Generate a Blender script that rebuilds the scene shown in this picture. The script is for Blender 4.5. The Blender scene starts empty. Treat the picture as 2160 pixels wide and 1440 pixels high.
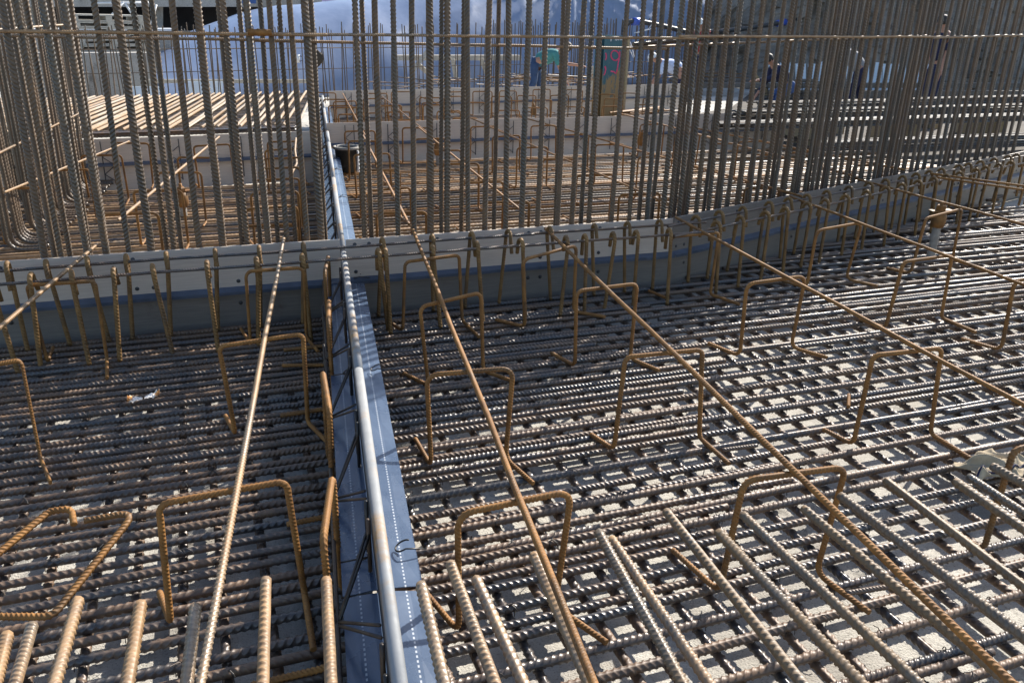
import bpy, bmesh, math, random
import numpy as np
from mathutils import Vector, Matrix
random.seed(7); rng = np.random.default_rng(7)
S = bpy.context.scene
COL = S.collection

# ------------------------------------------------------------------ camera, sky, sun
CAMH = 1.68
F, CX, CY = 1737.0, 1080.0, 720.0
_n = np.array([120, 4380, 1737.0]); _n /= np.linalg.norm(_n)
_f = np.array([0, 0, -1.0]); _y = _f - (_f @ _n) * _n; _y /= np.linalg.norm(_y)
RC = np.array([np.cross(_y, _n), _y, _n])            # world from camera
cam = bpy.data.cameras.new('camera'); camo = bpy.data.objects.new('camera', cam); COL.objects.link(camo)
cam.sensor_width = 36; cam.lens = F / 2160 * 36; cam.clip_start = 0.05; cam.clip_end = 600
camo.matrix_world = Matrix([[*RC[0], 0], [*RC[1], 0], [*RC[2], CAMH], [0, 0, 0, 1]])
S.camera = camo

SUN_AZ, SUN_EL = 35.0, 36.0
w = bpy.data.worlds.new('World'); S.world = w; w.use_nodes = True
nt = w.node_tree; bg = nt.nodes['Background']
sky = nt.nodes.new('ShaderNodeTexSky'); sky.sky_type = 'NISHITA'; sky.sun_disc = False
sky.sun_elevation = math.radians(SUN_EL); sky.sun_rotation = math.radians(SUN_AZ)
nt.links.new(sky.outputs[0], bg.inputs[0]); bg.inputs[1].default_value = 0.12
sl = bpy.data.lights.new('sun', 'SUN'); so = bpy.data.objects.new('sun', sl); COL.objects.link(so)
sl.energy = 4.6; sl.angle = math.radians(0.5); sl.color = (1.0, 0.94, 0.85)
_e, _a = math.radians(SUN_EL), math.radians(SUN_AZ)
so.rotation_euler = Vector((math.sin(_a) * math.cos(_e), math.cos(_a) * math.cos(_e), math.sin(_e))).to_track_quat('Z', 'Y').to_euler()
so.location = (6, 10, 12)
S.view_settings.view_transform = 'Standard'; S.view_settings.look = 'None'
S.view_settings.exposure = 0.98; S.view_settings.gamma = 1.0

# ------------------------------------------------------------------ survey helpers
def ray(px, py): return RC @ np.array([px - CX, -(py - CY), -F])
def at(px, py, z):                                    # surveyed point of the photo on the level z
    d = ray(px, py); t = (z - CAMH) / d[2]
    return np.array([t * d[0], t * d[1], z])
AZ = math.radians(69.0)
U = np.array([math.sin(AZ), math.cos(AZ), 0]); V = np.array([-math.cos(AZ), math.sin(AZ), 0]); Z = np.array([0, 0, 1.0])
def W(u, v, z=0.0): return u * U + v * V + z * Z       # site grid: u along the mat bars, v away, z up
def uv(p): return float(p @ U), float(p @ V)
def uj(v): return 0.096 + 0.1345 * v                   # the joint line
W1V = 4.475; CU = 2.80                                  # stop end wall, its corner
def w1b(u): return W1V + 0.3385 * (u - CU)             # wall beyond the corner
WB = np.array([0.9472, 0.3206])                        # its direction in u,v
def hitline(px, P, D):                                 # plan point on a line P + k D below pixel column px (near horizon)
    d = ray(px, 77)[:2]; A = np.array([[d[0], -D[0]], [d[1], -D[1]]]); t, k = np.linalg.solve(A, np.array(P[:2]))
    return t * d, k
def onray(px, py, P, D):
    d = ray(px, py); A = np.array([[d[0], -D[0]], [d[1], -D[1]]]); t, k = np.linalg.solve(A, np.array(P[:2]))
    return np.array([t * d[0], t * d[1], CAMH + t * d[2]])
def r(a, b): return random.uniform(a, b)

# ------------------------------------------------------------------ materials
def mat(name): 
    m = bpy.data.materials.new(name); m.use_nodes = True
    return m, m.node_tree, m.node_tree.nodes['Principled BSDF']
def nd(t, kind, **kw):
    n = t.nodes.new(kind)
    for k, v in kw.items():
        if k.startswith('i_'): n.inputs[int(k[2:])].default_value = v
        else: setattr(n, k, v)
    return n
def ramp(t, fac, stops):
    n = t.nodes.new('ShaderNodeValToRGB'); e = n.color_ramp.elements
    while len(e) < len(stops): e.new(0.5)
    for q, (p, c) in zip(e, stops): q.position = p; q.color = (*c, 1)
    t.links.new(fac, n.inputs[0]); return n.outputs[0]
def coords(t, scale=(1, 1, 1), rand=True):
    tc = t.nodes.new('ShaderNodeTexCoord'); mp = t.nodes.new('ShaderNodeMapping'); mp.inputs['Scale'].default_value = scale
    t.links.new(tc.outputs['Object'], mp.inputs[0])
    if rand:
        oi = t.nodes.new('ShaderNodeObjectInfo'); mu = nd(t, 'ShaderNodeMath', operation='MULTIPLY', i_1=173.0)
        t.links.new(oi.outputs['Random'], mu.inputs[0]); t.links.new(mu.outputs[0], mp.inputs['Location'])
    return mp.outputs[0]
def noise(t, co, scale, detail=4, rough=0.6):
    n = t.nodes.new('ShaderNodeTexNoise'); n.inputs['Scale'].default_value = scale; n.inputs['Detail'].default_value = detail
    n.inputs['Roughness'].default_value = rough; t.links.new(co, n.inputs['Vector']); return n.outputs['Fac']
def mix(t, fac, a, b, blend='MIX'):
    n = t.nodes.new('ShaderNodeMix'); n.data_type = 'RGBA'; n.blend_type = blend
    for s, v in ((n.inputs[0], fac), (n.inputs[6], a), (n.inputs[7], b)):
        if isinstance(v, (int, float)): s.default_value = v
        elif isinstance(v, tuple): s.default_value = (*v, 1)
        else: t.links.new(v, s)
    return n.outputs[2]
def bump(t, b, h, strength=0.3, dist=0.01):
    n = t.nodes.new('ShaderNodeBump'); n.inputs['Strength'].default_value = strength; n.inputs['Distance'].default_value = dist
    t.links.new(h, n.inputs['Height']); t.links.new(n.outputs[0], b.inputs['Normal'])

def rebar_mat(name, steel, steel2, rust, rust2, amount, metal, rough, spec=.7):
    m, t, b = mat(name); co = coords(t)
    big = noise(t, co, 2.3, 4, 0.65); fine = noise(t, co, 55, 3, 0.7); mid = noise(t, co, 13, 4, 0.6)
    oi = t.nodes.new('ShaderNodeObjectInfo')
    base = ramp(t, fine, [(0.3, steel), (0.72, steel2)])
    rs = ramp(t, mid, [(0.3, rust), (0.7, rust2)])
    a = nd(t, 'ShaderNodeMath', operation='MULTIPLY_ADD', i_1=0.22, i_2=amount - 0.11); t.links.new(oi.outputs['Random'], a.inputs[0])
    s = nd(t, 'ShaderNodeMath', operation='ADD'); t.links.new(a.outputs[0], s.inputs[0]); t.links.new(big, s.inputs[1])
    s2 = nd(t, 'ShaderNodeMath', operation='MULTIPLY_ADD', i_1=0.35, i_2=-0.17); t.links.new(mid, s2.inputs[0])
    s3 = nd(t, 'ShaderNodeMath', operation='ADD'); t.links.new(s.outputs[0], s3.inputs[0]); t.links.new(s2.outputs[0], s3.inputs[1])
    f = ramp(t, s3.outputs[0], [(0.72, (0, 0, 0)), (1.2, (1, 1, 1))])
    c = mix(t, f, base, rs); t.links.new(c, b.inputs['Base Color'])
    inv = nd(t, 'ShaderNodeMath', operation='MULTIPLY_ADD', i_1=-metal * 0.85, i_2=metal); t.links.new(f, inv.inputs[0]); t.links.new(inv.outputs[0], b.inputs['Metallic'])
    ro = nd(t, 'ShaderNodeMath', operation='MULTIPLY_ADD', i_1=0.25, i_2=rough); t.links.new(f, ro.inputs[0]); t.links.new(ro.outputs[0], b.inputs['Roughness'])
    b.inputs['Specular IOR Level'].default_value = spec
    bump(t, b, fine, 0.35, 0.002)
    return m
M = {}
M['dark'] = rebar_mat('dark_rebar', (.042, .040, .041), (.105, .098, .092), (.080, .050, .031), (.165, .095, .050), .40, .35, .31)
M['brown'] = rebar_mat('brown_rebar', (.038, .033, .026), (.082, .070, .054), (.070, .044, .024), (.125, .076, .038), .40, .2, .32)
M['rust'] = rebar_mat('rusty_rebar', (.062, .038, .018), (.13, .080, .034), (.145, .062, .015), (.31, .145, .036), .52, .15, .44, .4)
M['stack'] = rebar_mat('dull_stacked_rebar', (.05, .05, .052), (.11, .108, .105), (.08, .06, .042), (.14, .10, .065), .3, .1, .6, .3)
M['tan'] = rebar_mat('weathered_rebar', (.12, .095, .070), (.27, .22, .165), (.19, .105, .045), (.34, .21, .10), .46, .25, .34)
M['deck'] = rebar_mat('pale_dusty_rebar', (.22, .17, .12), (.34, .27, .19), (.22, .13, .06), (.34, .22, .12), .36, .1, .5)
M['wire'] = rebar_mat('black_wire', (.02, .02, .02), (.05, .045, .04), (.06, .035, .02), (.10, .06, .03), .3, .5, .4)

def concrete(name, a, b_, stain, sc=1.0, rand=False, rusty=None):
    m, t, b = mat(name); co = coords(t, rand=rand)
    n1 = noise(t, co, 1.7 * sc, 7, 0.68); n2 = noise(t, co, 17 * sc, 8, 0.78); n3 = noise(t, co, 150 * sc, 3, 0.7); n4 = noise(t, co, 5.5 * sc, 6, 0.7)
    c = ramp(t, n2, [(0.30, a), (0.68, b_)])
    f = ramp(t, n1, [(0.44, (0, 0, 0)), (0.62, (1, 1, 1))])
    h = nd(t, 'ShaderNodeMath', operation='MULTIPLY', i_1=0.75); t.links.new(f, h.inputs[0])
    c = mix(t, h.outputs[0], c, stain)
    d = ramp(t, n4, [(0.58, (0, 0, 0)), (0.66, (.8, .8, .8))]); c = mix(t, d, c, tuple(x * .55 for x in a))
    if rusty:
        q = ramp(t, noise(t, co, 3.1, 5, .7), [(0.60, (0, 0, 0)), (0.74, (.6, .6, .6))]); c = mix(t, q, c, rusty)
    sp = ramp(t, n3, [(0.32, (.35, .33, .31)), (0.45, (1, 1, 1))]); c = mix(t, 0.8, c, sp, 'MULTIPLY')
    t.links.new(c, b.inputs['Base Color']); b.inputs['Roughness'].default_value = 0.9
    ad = nd(t, 'ShaderNodeMath', operation='ADD'); t.links.new(n2, ad.inputs[0]); t.links.new(n3, ad.inputs[1])
    bump(t, b, ad.outputs[0], 0.7, 0.010); return m
M['blinding'] = concrete('blinding_concrete', (.40, .38, .335), (.66, .63, .56), (.33, .30, .26), 1.0, False, (.28, .19, .12))
M['concrete'] = concrete('cast_concrete', (.33, .32, .30), (.45, .43, .40), (.26, .24, .21), .4)
M['rock'] = concrete('rock_face', (.13, .112, .092), (.30, .265, .225), (.08, .068, .054), .5)
M['soil'] = concrete('rock_and_soil', (.06, .05, .04), (.14, .118, .095), (.045, .037, .028), .6)

def sheet_metal(name, a, b_, rusty, rust_amt, metal, rough, grain=(1, 1, 40), bmp=.25):
    m, t, b = mat(name); co = coords(t); cg = coords(t, grain)
    n1 = noise(t, co, 3.5, 5, 0.65); n2 = noise(t, cg, 6, 3, 0.6); n3 = noise(t, co, 25, 4, 0.7)
    c = ramp(t, n2, [(0.3, a), (0.7, b_)])
    f = ramp(t, n1, [(0.62 - rust_amt, (0, 0, 0)), (0.76 - rust_amt, (1, 1, 1))]); g = ramp(t, n3, [(.35, (.2, .2, .2)), (.6, (1, 1, 1))])
    ff = nd(t, 'ShaderNodeMath', operation='MULTIPLY'); t.links.new(f, ff.inputs[0]); t.links.new(g, ff.inputs[1])
    c = mix(t, ff.outputs[0], c, rusty); t.links.new(c, b.inputs['Base Color'])
    mm = nd(t, 'ShaderNodeMath', operation='MULTIPLY_ADD', i_1=-metal, i_2=metal); t.links.new(ff.outputs[0], mm.inputs[0]); t.links.new(mm.outputs[0], b.inputs['Metallic'])
    ro = nd(t, 'ShaderNodeMath', operation='MULTIPLY_ADD', i_1=.22, i_2=rough); t.links.new(n3, ro.inputs[0]); t.links.new(ro.outputs[0], b.inputs['Roughness'])
    bump(t, b, n1, bmp, 0.01); return m
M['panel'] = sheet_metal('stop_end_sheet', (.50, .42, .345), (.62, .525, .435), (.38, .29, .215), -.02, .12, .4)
M['panel_shade'] = sheet_metal('shaded_stop_end_sheet', (.17, .155, .14), (.24, .215, .19), (.13, .10, .08), .02, .3, .4)  # same sheet metal as the upper panels, shade put into a darker colour
M['ledge'] = sheet_metal('waterstop_edge', (.07, .095, .14), (.12, .155, .22), (.06, .06, .065), -.25, .4, .22, (1, 1, 1), .02)
M['rail'] = sheet_metal('galvanised_rail', (.22, .23, .235), (.29, .295, .295), (.32, .19, .075), .12, .15, .55, (2, 2, 2))
M['post'] = sheet_metal('dark_steel', (.05, .05, .055), (.10, .095, .09), (.12, .07, .04), .05, .5, .4)

def plate_mat():                                        # coated sheet with a printed dotted line along it (x along)
    m, t, b = mat('coated_waterstop_sheet'); tc = t.nodes.new('ShaderNodeTexCoord'); sx = t.nodes.new('ShaderNodeSeparateXYZ')
    t.links.new(tc.outputs['Object'], sx.inputs[0]); co = coords(t)
    n1 = noise(t, co, 5, 5, .65); n2 = noise(t, coords(t, (2, 60, 10)), 4, 3, .6); sc = noise(t, coords(t, (18, 60, 10)), 3, 6, .8)
    c = ramp(t, n1, [(.3, (.045, .072, .125)), (.72, (.080, .118, .185))])
    s = ramp(t, sc, [(.70, (0, 0, 0)), (.76, (1, 1, 1))]); c = mix(t, s, c, (.20, .22, .24))
    ay = nd(t, 'ShaderNodeMath', operation='ABSOLUTE'); t.links.new(sx.outputs[1], ay.inputs[0])
    d = nd(t, 'ShaderNodeMath', operation='SUBTRACT', i_1=.060); t.links.new(ay.outputs[0], d.inputs[0])
    da = nd(t, 'ShaderNodeMath', operation='ABSOLUTE'); t.links.new(d.outputs[0], da.inputs[0])
    lt = nd(t, 'ShaderNodeMath', operation='LESS_THAN', i_1=.0022); t.links.new(da.outputs[0], lt.inputs[0])
    fr = nd(t, 'ShaderNodeMath', operation='MULTIPLY', i_1=62.0); t.links.new(sx.outputs[0], fr.inputs[0])
    f2 = nd(t, 'ShaderNodeMath', operation='FRACT'); t.links.new(fr.outputs[0], f2.inputs[0])
    l2 = nd(t, 'ShaderNodeMath', operation='LESS_THAN', i_1=.5); t.links.new(f2.outputs[0], l2.inputs[0])
    dd = nd(t, 'ShaderNodeMath', operation='MULTIPLY'); t.links.new(lt.outputs[0], dd.inputs[0]); t.links.new(l2.outputs[0], dd.inputs[1])
    c = mix(t, dd.outputs[0], c, (.42, .45, .49)); t.links.new(c, b.inputs['Base Color'])
    ro = nd(t, 'ShaderNodeMath', operation='MULTIPLY_ADD', i_1=.25, i_2=.16); t.links.new(n1, ro.inputs[0]); t.links.new(ro.outputs[0], b.inputs['Roughness'])
    b.inputs['Specular IOR Level'].default_value = .8
    ad = nd(t, 'ShaderNodeMath', operation='ADD'); t.links.new(n1, ad.inputs[0]); t.links.new(n2, ad.inputs[1])
    bump(t, b, n1, .12, .01); return m
M['plate'] = plate_mat()

def simple(name, a, b_, rough=.7, sc=6, metal=0, bm=.2, dist=.01, stretch=(1, 1, 1)):
    m, t, b = mat(name); co = coords(t, stretch); n1 = noise(t, co, sc, 5, .65)
    t.links.new(ramp(t, n1, [(.3, a), (.7, b_)]), b.inputs['Base Color'])
    b.inputs['Roughness'].default_value = rough; b.inputs['Metallic'].default_value = metal; bump(t, b, n1, bm, dist); return m
M['tarp'] = simple('blue_tarpaulin', (.15, .20, .305), (.20, .25, .365), .36, 1.2, 0, .12, .04, (3, 3, .6))
M['timber'] = simple('grey_timber', (.36, .33, .28), (.52, .48, .41), .8, 5, 0, .3, .01, (1, 8, 8))
M['timber2'] = simple('tan_timber', (.30, .22, .12), (.44, .33, .19), .8, 5, 0, .3, .01, (1, 8, 8))
M['black'] = simple('black_plastic', (.018, .018, .02), (.05, .05, .05), .5, 12)
M['plank'] = simple('weathered_plank', (.10, .088, .075), (.19, .17, .145), .8, 5, 0, .3, .01, (1, 8, 8))
M['white'] = simple('white_plastic', (.55, .56, .57), (.72, .72, .72), .55, 5)
M['pale'] = simple('pale_blue_sheet', (.55, .66, .78), (.70, .79, .88), .4, 2)
M['interior_shade'] = simple('shaded_interior', (.018, .018, .022), (.032, .032, .036), .8, 3)  # near-black colour stands for the shade inside the open storey
M['pvc'] = simple('dusty_corrugated_pipe', (.20, .18, .155), (.34, .315, .275), .7, 20)
M['cloth'] = simple('tan_cloth', (.30, .235, .15), (.46, .38, .26), .95, 14, 0, .6, .01)
M['paper'] = simple('wrapper', (.75, .62, .45), (.86, .83, .8), .5, 30)
M['orange'] = simple('orange_print', (.55, .22, .05), (.72, .35, .10), .5, 30)
M['bluepl'] = simple('blue_coupling', (.03, .07, .35), (.06, .12, .50), .4, 10)
M['pink'] = simple('pink_paint', (.75, .05, .14), (.88, .10, .22), .6, 30)
M['pinkfoam'] = simple('pink_foam_board', (.62, .45, .62), (.72, .55, .72), .7, 6)
M['skin'] = simple('skin', (.32, .16, .10), (.42, .22, .15), .55, 30)
M['hair'] = simple('dark_hair', (.012, .010, .008), (.03, .025, .02), .6, 60)
for k, c in dict(teal=(.05, .20, .20), jeans=(.03, .06, .13), navy=(.012, .015, .05), shirt=(.45, .52, .70), red=(.30, .03, .03), grey=(.25, .25, .26), bootc=(.04, .03, .02), white2=(.7, .7, .68), bluep=(.05, .10, .25)).items():
    M[k] = simple('cloth_' + k, tuple(x * .8 for x in c), tuple(min(1, x * 1.2) for x in c), .85, 14, 0, .4, .02)
def column_mat():
    m, t, b = mat('teal_paint_over_rust'); co = coords(t, (1, 1, .45), False); n1 = noise(t, co, 7, 6, .7)
    tc = t.nodes.new('ShaderNodeTexCoord'); sx = t.nodes.new('ShaderNodeSeparateXYZ'); t.links.new(tc.outputs['Object'], sx.inputs[0])
    k = nd(t, 'ShaderNodeMath', operation='MULTIPLY_ADD', i_1=-.38, i_2=.34); t.links.new(sx.outputs[2], k.inputs[0])
    s = nd(t, 'ShaderNodeMath', operation='ADD'); t.links.new(n1, s.inputs[0]); t.links.new(k.outputs[0], s.inputs[1])
    f = ramp(t, s.outputs[0], [(.55, (0, 0, 0)), (.62, (1, 1, 1))])
    c = mix(t, f, ramp(t, n1, [(.3, (.035, .10, .12)), (.7, (.06, .15, .17))]), (.30, .19, .08)); t.links.new(c, b.inputs['Base Color']); b.inputs['Roughness'].default_value = .6
    return m
M['column'] = column_mat()

# ------------------------------------------------------------------ object helpers
def link(name, me, parent=None, mx=None):
    o = bpy.data.objects.new(name, me); COL.objects.link(o)
    if mx is not None:
        if parent is not None: mx = Matrix.Translation(-parent.location) @ mx
        o.matrix_basis = mx
    elif parent is not None: o.location = -parent.location      # mesh given in world coordinates
    if parent is not None: o.parent = parent
    return o
def tag(o, label=None, cat=None, group=None, kind=None):
    for k, v in (('label', label), ('category', cat), ('group', group), ('kind', kind)):
        if v: o[k] = v
    return o
def sub(o, p, t):                                       # make o a sub-part of p (both built under the thing t)
    o.parent = p; o.matrix_basis = Matrix.Translation(t.location) @ o.matrix_basis; return o
def thing(name, p, label, cat, group=None):
    o = bpy.data.objects.new(name, None); COL.objects.link(o); o.location = Vector([float(x) for x in p]); o.empty_display_size = .1
    return tag(o, label, cat, group)
def mesh(name, v, f, m=None, smooth=False):
    me = bpy.data.meshes.new(name); me.from_pydata([tuple(map(float, x)) for x in v], [], [tuple(x) for x in f]); me.update()
    if m: me.materials.append(M[m] if isinstance(m, str) else m)
    if smooth: me.polygons.foreach_set('use_smooth', [True] * len(me.polygons))
    return me
BOXF = [(0, 3, 2, 1), (4, 5, 6, 7), (0, 1, 5, 4), (1, 2, 6, 5), (2, 3, 7, 6), (3, 0, 4, 7)]
class MB:
    def __init__(s): s.v = []; s.f = []
    def add(s, v, f): k = len(s.v); s.v += list(v); s.f += [tuple(i + k for i in q) for q in f]; return s
    def hexa(s, pts): return s.add(pts, BOXF)
    def box(s, c, ax, ay, az): # centre + half axis vectors
        c, ax, ay, az = map(np.array, (c, ax, ay, az))
        return s.hexa([c - ax - ay - az, c + ax - ay - az, c + ax + ay - az, c - ax + ay - az, c - ax - ay + az, c + ax - ay + az, c + ax + ay + az, c - ax + ay + az])
    def tube(s, pts, rad, n=8):
        P = np.array(pts, float); v, f = sweep(P, rad, n); return s.add(v, f)
    def lathe(s, prof, n=20, c=(0, 0, 0)):
        k = len(s.v); c = np.array(c)
        for (rr, z) in prof:
            for i in range(n): a = 2 * math.pi * i / n; s.v.append(c + np.array([rr * math.cos(a), rr * math.sin(a), z]))
        for j in range(len(prof) - 1):
            for i in range(n): s.f.append((k + j * n + i, k + j * n + (i + 1) % n, k + (j + 1) * n + (i + 1) % n, k + (j + 1) * n + i))
        return s
    def mesh(s, name, m=None, smooth=False): return mesh(name, s.v, s.f, m, smooth)
    def build(s, name, m, parent=None, smooth=False): return link(name, s.mesh(name, m, smooth), parent)

def frames(P):
    T = np.gradient(P, axis=0); T /= np.linalg.norm(T, axis=1)[:, None]
    n0 = np.cross(T[0], [0.0, 0, 1]); 
    if np.linalg.norm(n0) < .1: n0 = np.cross(T[0], [0, 1.0, 0])
    N = [n0 / np.linalg.norm(n0)]
    for i in range(1, len(P)):
        q = N[-1] - (N[-1] @ T[i]) * T[i]; N.append(q / np.linalg.norm(q))
    N = np.array(N); return T, N, np.cross(T, N)
def sweep(P, rad, n):
    T, N, B = frames(P); v = []; f = []; rad = np.broadcast_to(rad, (len(P),))
    for i in range(len(P)):
        for k in range(n):
            a = 2 * math.pi * k / n; v.append(P[i] + rad[i] * (math.cos(a) * N[i] + math.sin(a) * B[i]))
    for i in range(len(P) - 1):
        for k in range(n): f.append((i * n + k, i * n + (k + 1) % n, (i + 1) * n + (k + 1) % n, (i + 1) * n + k))
    f.append(tuple(range(n))[::-1]); f.append(tuple((len(P) - 1) * n + k for k in range(n)))
    return v, f
def fillet(pts, rad, seg=6):
    P = [np.array(p, float) for p in pts]; out = [P[0]]
    for a, b, c in zip(P, P[1:], P[2:]):
        d1 = (a - b) / np.linalg.norm(a - b); d2 = (c - b) / np.linalg.norm(c - b)
        ang = math.acos(max(-1, min(1, float(d1 @ d2)))); L = min(rad / math.tan(ang / 2), .48 * np.linalg.norm(a - b), .48 * np.linalg.norm(c - b))
        for k in range(seg + 1):
            t = k / seg; out.append((1 - t) ** 2 * (b + d1 * L) + 2 * t * (1 - t) * b + t * t * (b + d2 * L))
    out.append(P[-1]); return np.array(out)

def rebar(name, pts, d, m, pitch=None, sides=10, rib=.085, lod=0, skew=.62):
    """ribbed bar swept along a polyline: the rings lie skewed so that the ribs run as a herringbone"""
    P = np.array(pts, float); seg = np.linalg.norm(np.diff(P, axis=0), axis=1); cum = np.r_[0, np.cumsum(seg)]; L = cum[-1]
    pitch = pitch or d * .68
    n = max(2, int(L / pitch)); pitch = L / n
    prof = [(0, 0), (.56, 0), (.68, 1), (.86, 1)] if lod == 0 else [(0, 0), (.35, 0), (.7, 1)]
    sg = [0.0]; hh = [0.0]
    for k in range(n):
        for (q, h) in prof:
            s = (k + q) * pitch
            if pitch * .4 < s < L - pitch * .4: sg.append(s); hh.append(h)
    sg.append(L); hh.append(0.0); sg = np.array(sg); hh = np.array(hh)
    T, N, B = frames(P)
    def ip(A): return np.stack([np.interp(sg, cum, A[:, i]) for i in range(3)], 1)
    C, t, nn = ip(P), ip(T), ip(N)
    t /= np.linalg.norm(t, axis=1)[:, None]; nn -= (nn * t).sum(1)[:, None] * t; nn /= np.linalg.norm(nn, axis=1)[:, None]; bb = np.cross(t, nn)
    half = [0.0, .20] + list(np.linspace(.20, np.pi - .20, max(3, sides // 2))[1:-1]) + [np.pi - .20]
    th = np.array(half + [a + np.pi for a in half]); sides = len(th)
    tri = np.abs(((th / np.pi) % 2) - 1)
    sk = (tri - .5) * d * skew * 1.6; cres = np.clip(np.abs(np.sin(th)) * 1.5 - .12, 0.0, 1); lr = (np.abs(np.sin(th)) < .05) * .05
    fade = np.minimum(1, np.minimum(sg, L - sg) / (d * .6))
    rad = d / 2 * (.90 + lr[None, :] + 2.2 * rib * hh[:, None] * cres[None, :])
    v = C[:, None, :] + rad[..., None] * (np.cos(th)[None, :, None] * nn[:, None, :] + np.sin(th)[None, :, None] * bb[:, None, :]) + (sk[None, :] * fade[:, None])[..., None] * t[:, None, :]
    R_, K = len(sg), sides
    v = v.reshape(-1, 3); i = np.arange(R_ - 1)[:, None] * K; k = np.arange(K)[None, :]
    q = np.stack([i + k, i + (k + 1) % K, i + K + (k + 1) % K, i + K + k], -1).reshape(-1, 4)
    me = bpy.data.meshes.new(name); nf = len(q)
    me.vertices.add(len(v)); me.vertices.foreach_set('co', v.ravel())
    me.loops.add(nf * 4 + 2 * K); me.polygons.add(nf + 2)
    li = np.concatenate([q.ravel(), np.arange(K)[::-1], (R_ - 1) * K + np.arange(K)])
    me.loops.foreach_set('vertex_index', li.astype(np.int32))
    ls = np.concatenate([np.arange(nf) * 4, [nf * 4, nf * 4 + K]]); me.polygons.foreach_set('loop_start', ls.astype(np.int32))
    sm = np.ones(nf + 2, bool); sm[-2:] = False; me.polygons.foreach_set('use_smooth', sm)
    me.update(calc_edges=True); me.validate(); me.materials.append(M[m]); return me

LENS = [.5 * 1.3 ** k for k in range(14)]
_cache = {}
CROSS = {'m': [], 'c': []}
def bar_between(name, a, b, d, m, parent=None, lod=0, base=None, pitchf=.72, skew=.62):
    """a straight ribbed bar from a to b, sharing mesh data with bars of like length"""
    a = np.array(a, float); b = np.array(b, float); L = float(np.linalg.norm(b - a)); base = base or d
    Lq = min(LENS, key=lambda x: abs(math.log(x * base / d / L)) if lod == 99 else abs(math.log(x / L)))
    key = (Lq, base, m, lod, skew)
    if key not in _cache:
        wob = [(0, 0, 0)] + [(Lq * k / 9, min(.003, .0006 * Lq) * math.sin(k * 2.1 + Lq), min(.0016, .0004 * Lq) * math.cos(k * 1.3 + Lq)) for k in range(1, 9)] + [(Lq, 0, 0)]
        _cache[key] = rebar('ribbed_bar', wob if lod == 0 else [(0, 0, 0), (Lq, 0, 0)], base, m, base * pitchf * (1 if lod == 0 else 1.6), 10 if lod == 0 else 6, .085 if lod == 0 else .07, lod, skew)
    if name in ('mat_bar', 'cross_bar') and lod == 0: CROSS[name[0]].append((a, b))
    x = (b - a) / L; q = Vector(x).to_track_quat('X', 'Z')
    mx = Matrix.Translation(Vector(a)) @ q.to_matrix().to_4x4() @ Matrix.Rotation(r(0, 6.28), 4, 'X') @ Matrix.Diagonal((L / Lq, d / base, d / base, 1))
    if m in ('dark', 'brown') and lod == 0 and random.random() < .5: mx = mx @ Matrix.Translation((Lq, 0, 0)) @ Matrix.Rotation(math.pi, 4, 'Z')
    return link(name, _cache[key], parent, mx)

# ------------------------------------------------------------------ ground
g = mesh('ground', [(-150, -60, 0), (150, -60, 0), (150, 240, 0), (-150, 240, 0)], [(0, 1, 2, 3)], 'blinding')
tag(link('ground', g), kind='structure')

def patch(name, pts, z, m): tag(link(name, mesh(name, [(p[0], p[1], z) for p in pts], [tuple(range(len(pts)))], m)), kind='structure')
patch('soil_ground', [W(5.2, 11.5), W(5.7, 9.6), W(6.9, 6.1), W(11, 7.6), (60, 30), (60, 120), (-2, 120), (6.2, 22.6), (4.4, 17.7)], .004, 'soil')
# ------------------------------------------------------------------ bottom mats
ZL, ZU, DM = .055, .0845, .0288
def mat_thing(p, label): return thing('reinforcement_mat', p, label, 'rebar mat', 'bottom reinforcement mats')
def uend_right(v):                                      # near bay, right of the joint: where bars run out
    return 9.5
# near bay right
mr = mat_thing(W(1.6, 2.4, 0), 'near bottom mat right of the joint, spaced dark bars over pale concrete')
v = .95
while v < 6.9:
    j = uj(v) + .03 if v < W1V - .06 else CU + (v - W1V) / .3385 + .1
    e = r(6.5, 8.5) if v > 2.0 else r(4.5, 5.0)
    bar_between('mat_bar', W(j, v + r(-.014, .014), ZU), W(e, v + r(-.05, .05), ZU + r(0, .004)), DM * r(.95, 1.06), 'dark', mr, 0, DM)
    if v < W1V - .2 and (v > 2.5 or random.random() < .45):
        o_ = r(.036, .066)
        bar_between('mat_bar', W(j + .01, v + o_, ZU), W(r(1.7, 2.35) + (0.1 if v > 2.2 else -.25), v + o_ + r(-.012, .012), ZU), DM * r(.85, 1.0), 'dark', mr, 0, DM)
    if random.random() < .3:
        bar_between('mat_bar', W(r(2.2, 3.2), v - .035, ZU), W(r(5.5, 7), v - .04, ZU), DM * .9, 'dark', mr, 0, DM)
    v += r(.088, .118) if v < 2.5 else r(.105, .14)
u = .35
while u < 7.2:
    v1 = W1V - .05 if u < CU else w1b(u) - .05
    vs = max(.9, (u - .12) / .1345 if False else .9)
    if u < uj(4.4): v1 = min(v1, max(1.0, (u - .096) / .1345 - .1))
    if v1 > vs + .3: bar_between('cross_bar', W(u + r(-.025, .025), vs, ZL), W(u + r(-.03, .03), v1, ZL), DM, 'dark', mr, 0, DM)
    u += r(.10, .14)
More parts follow.
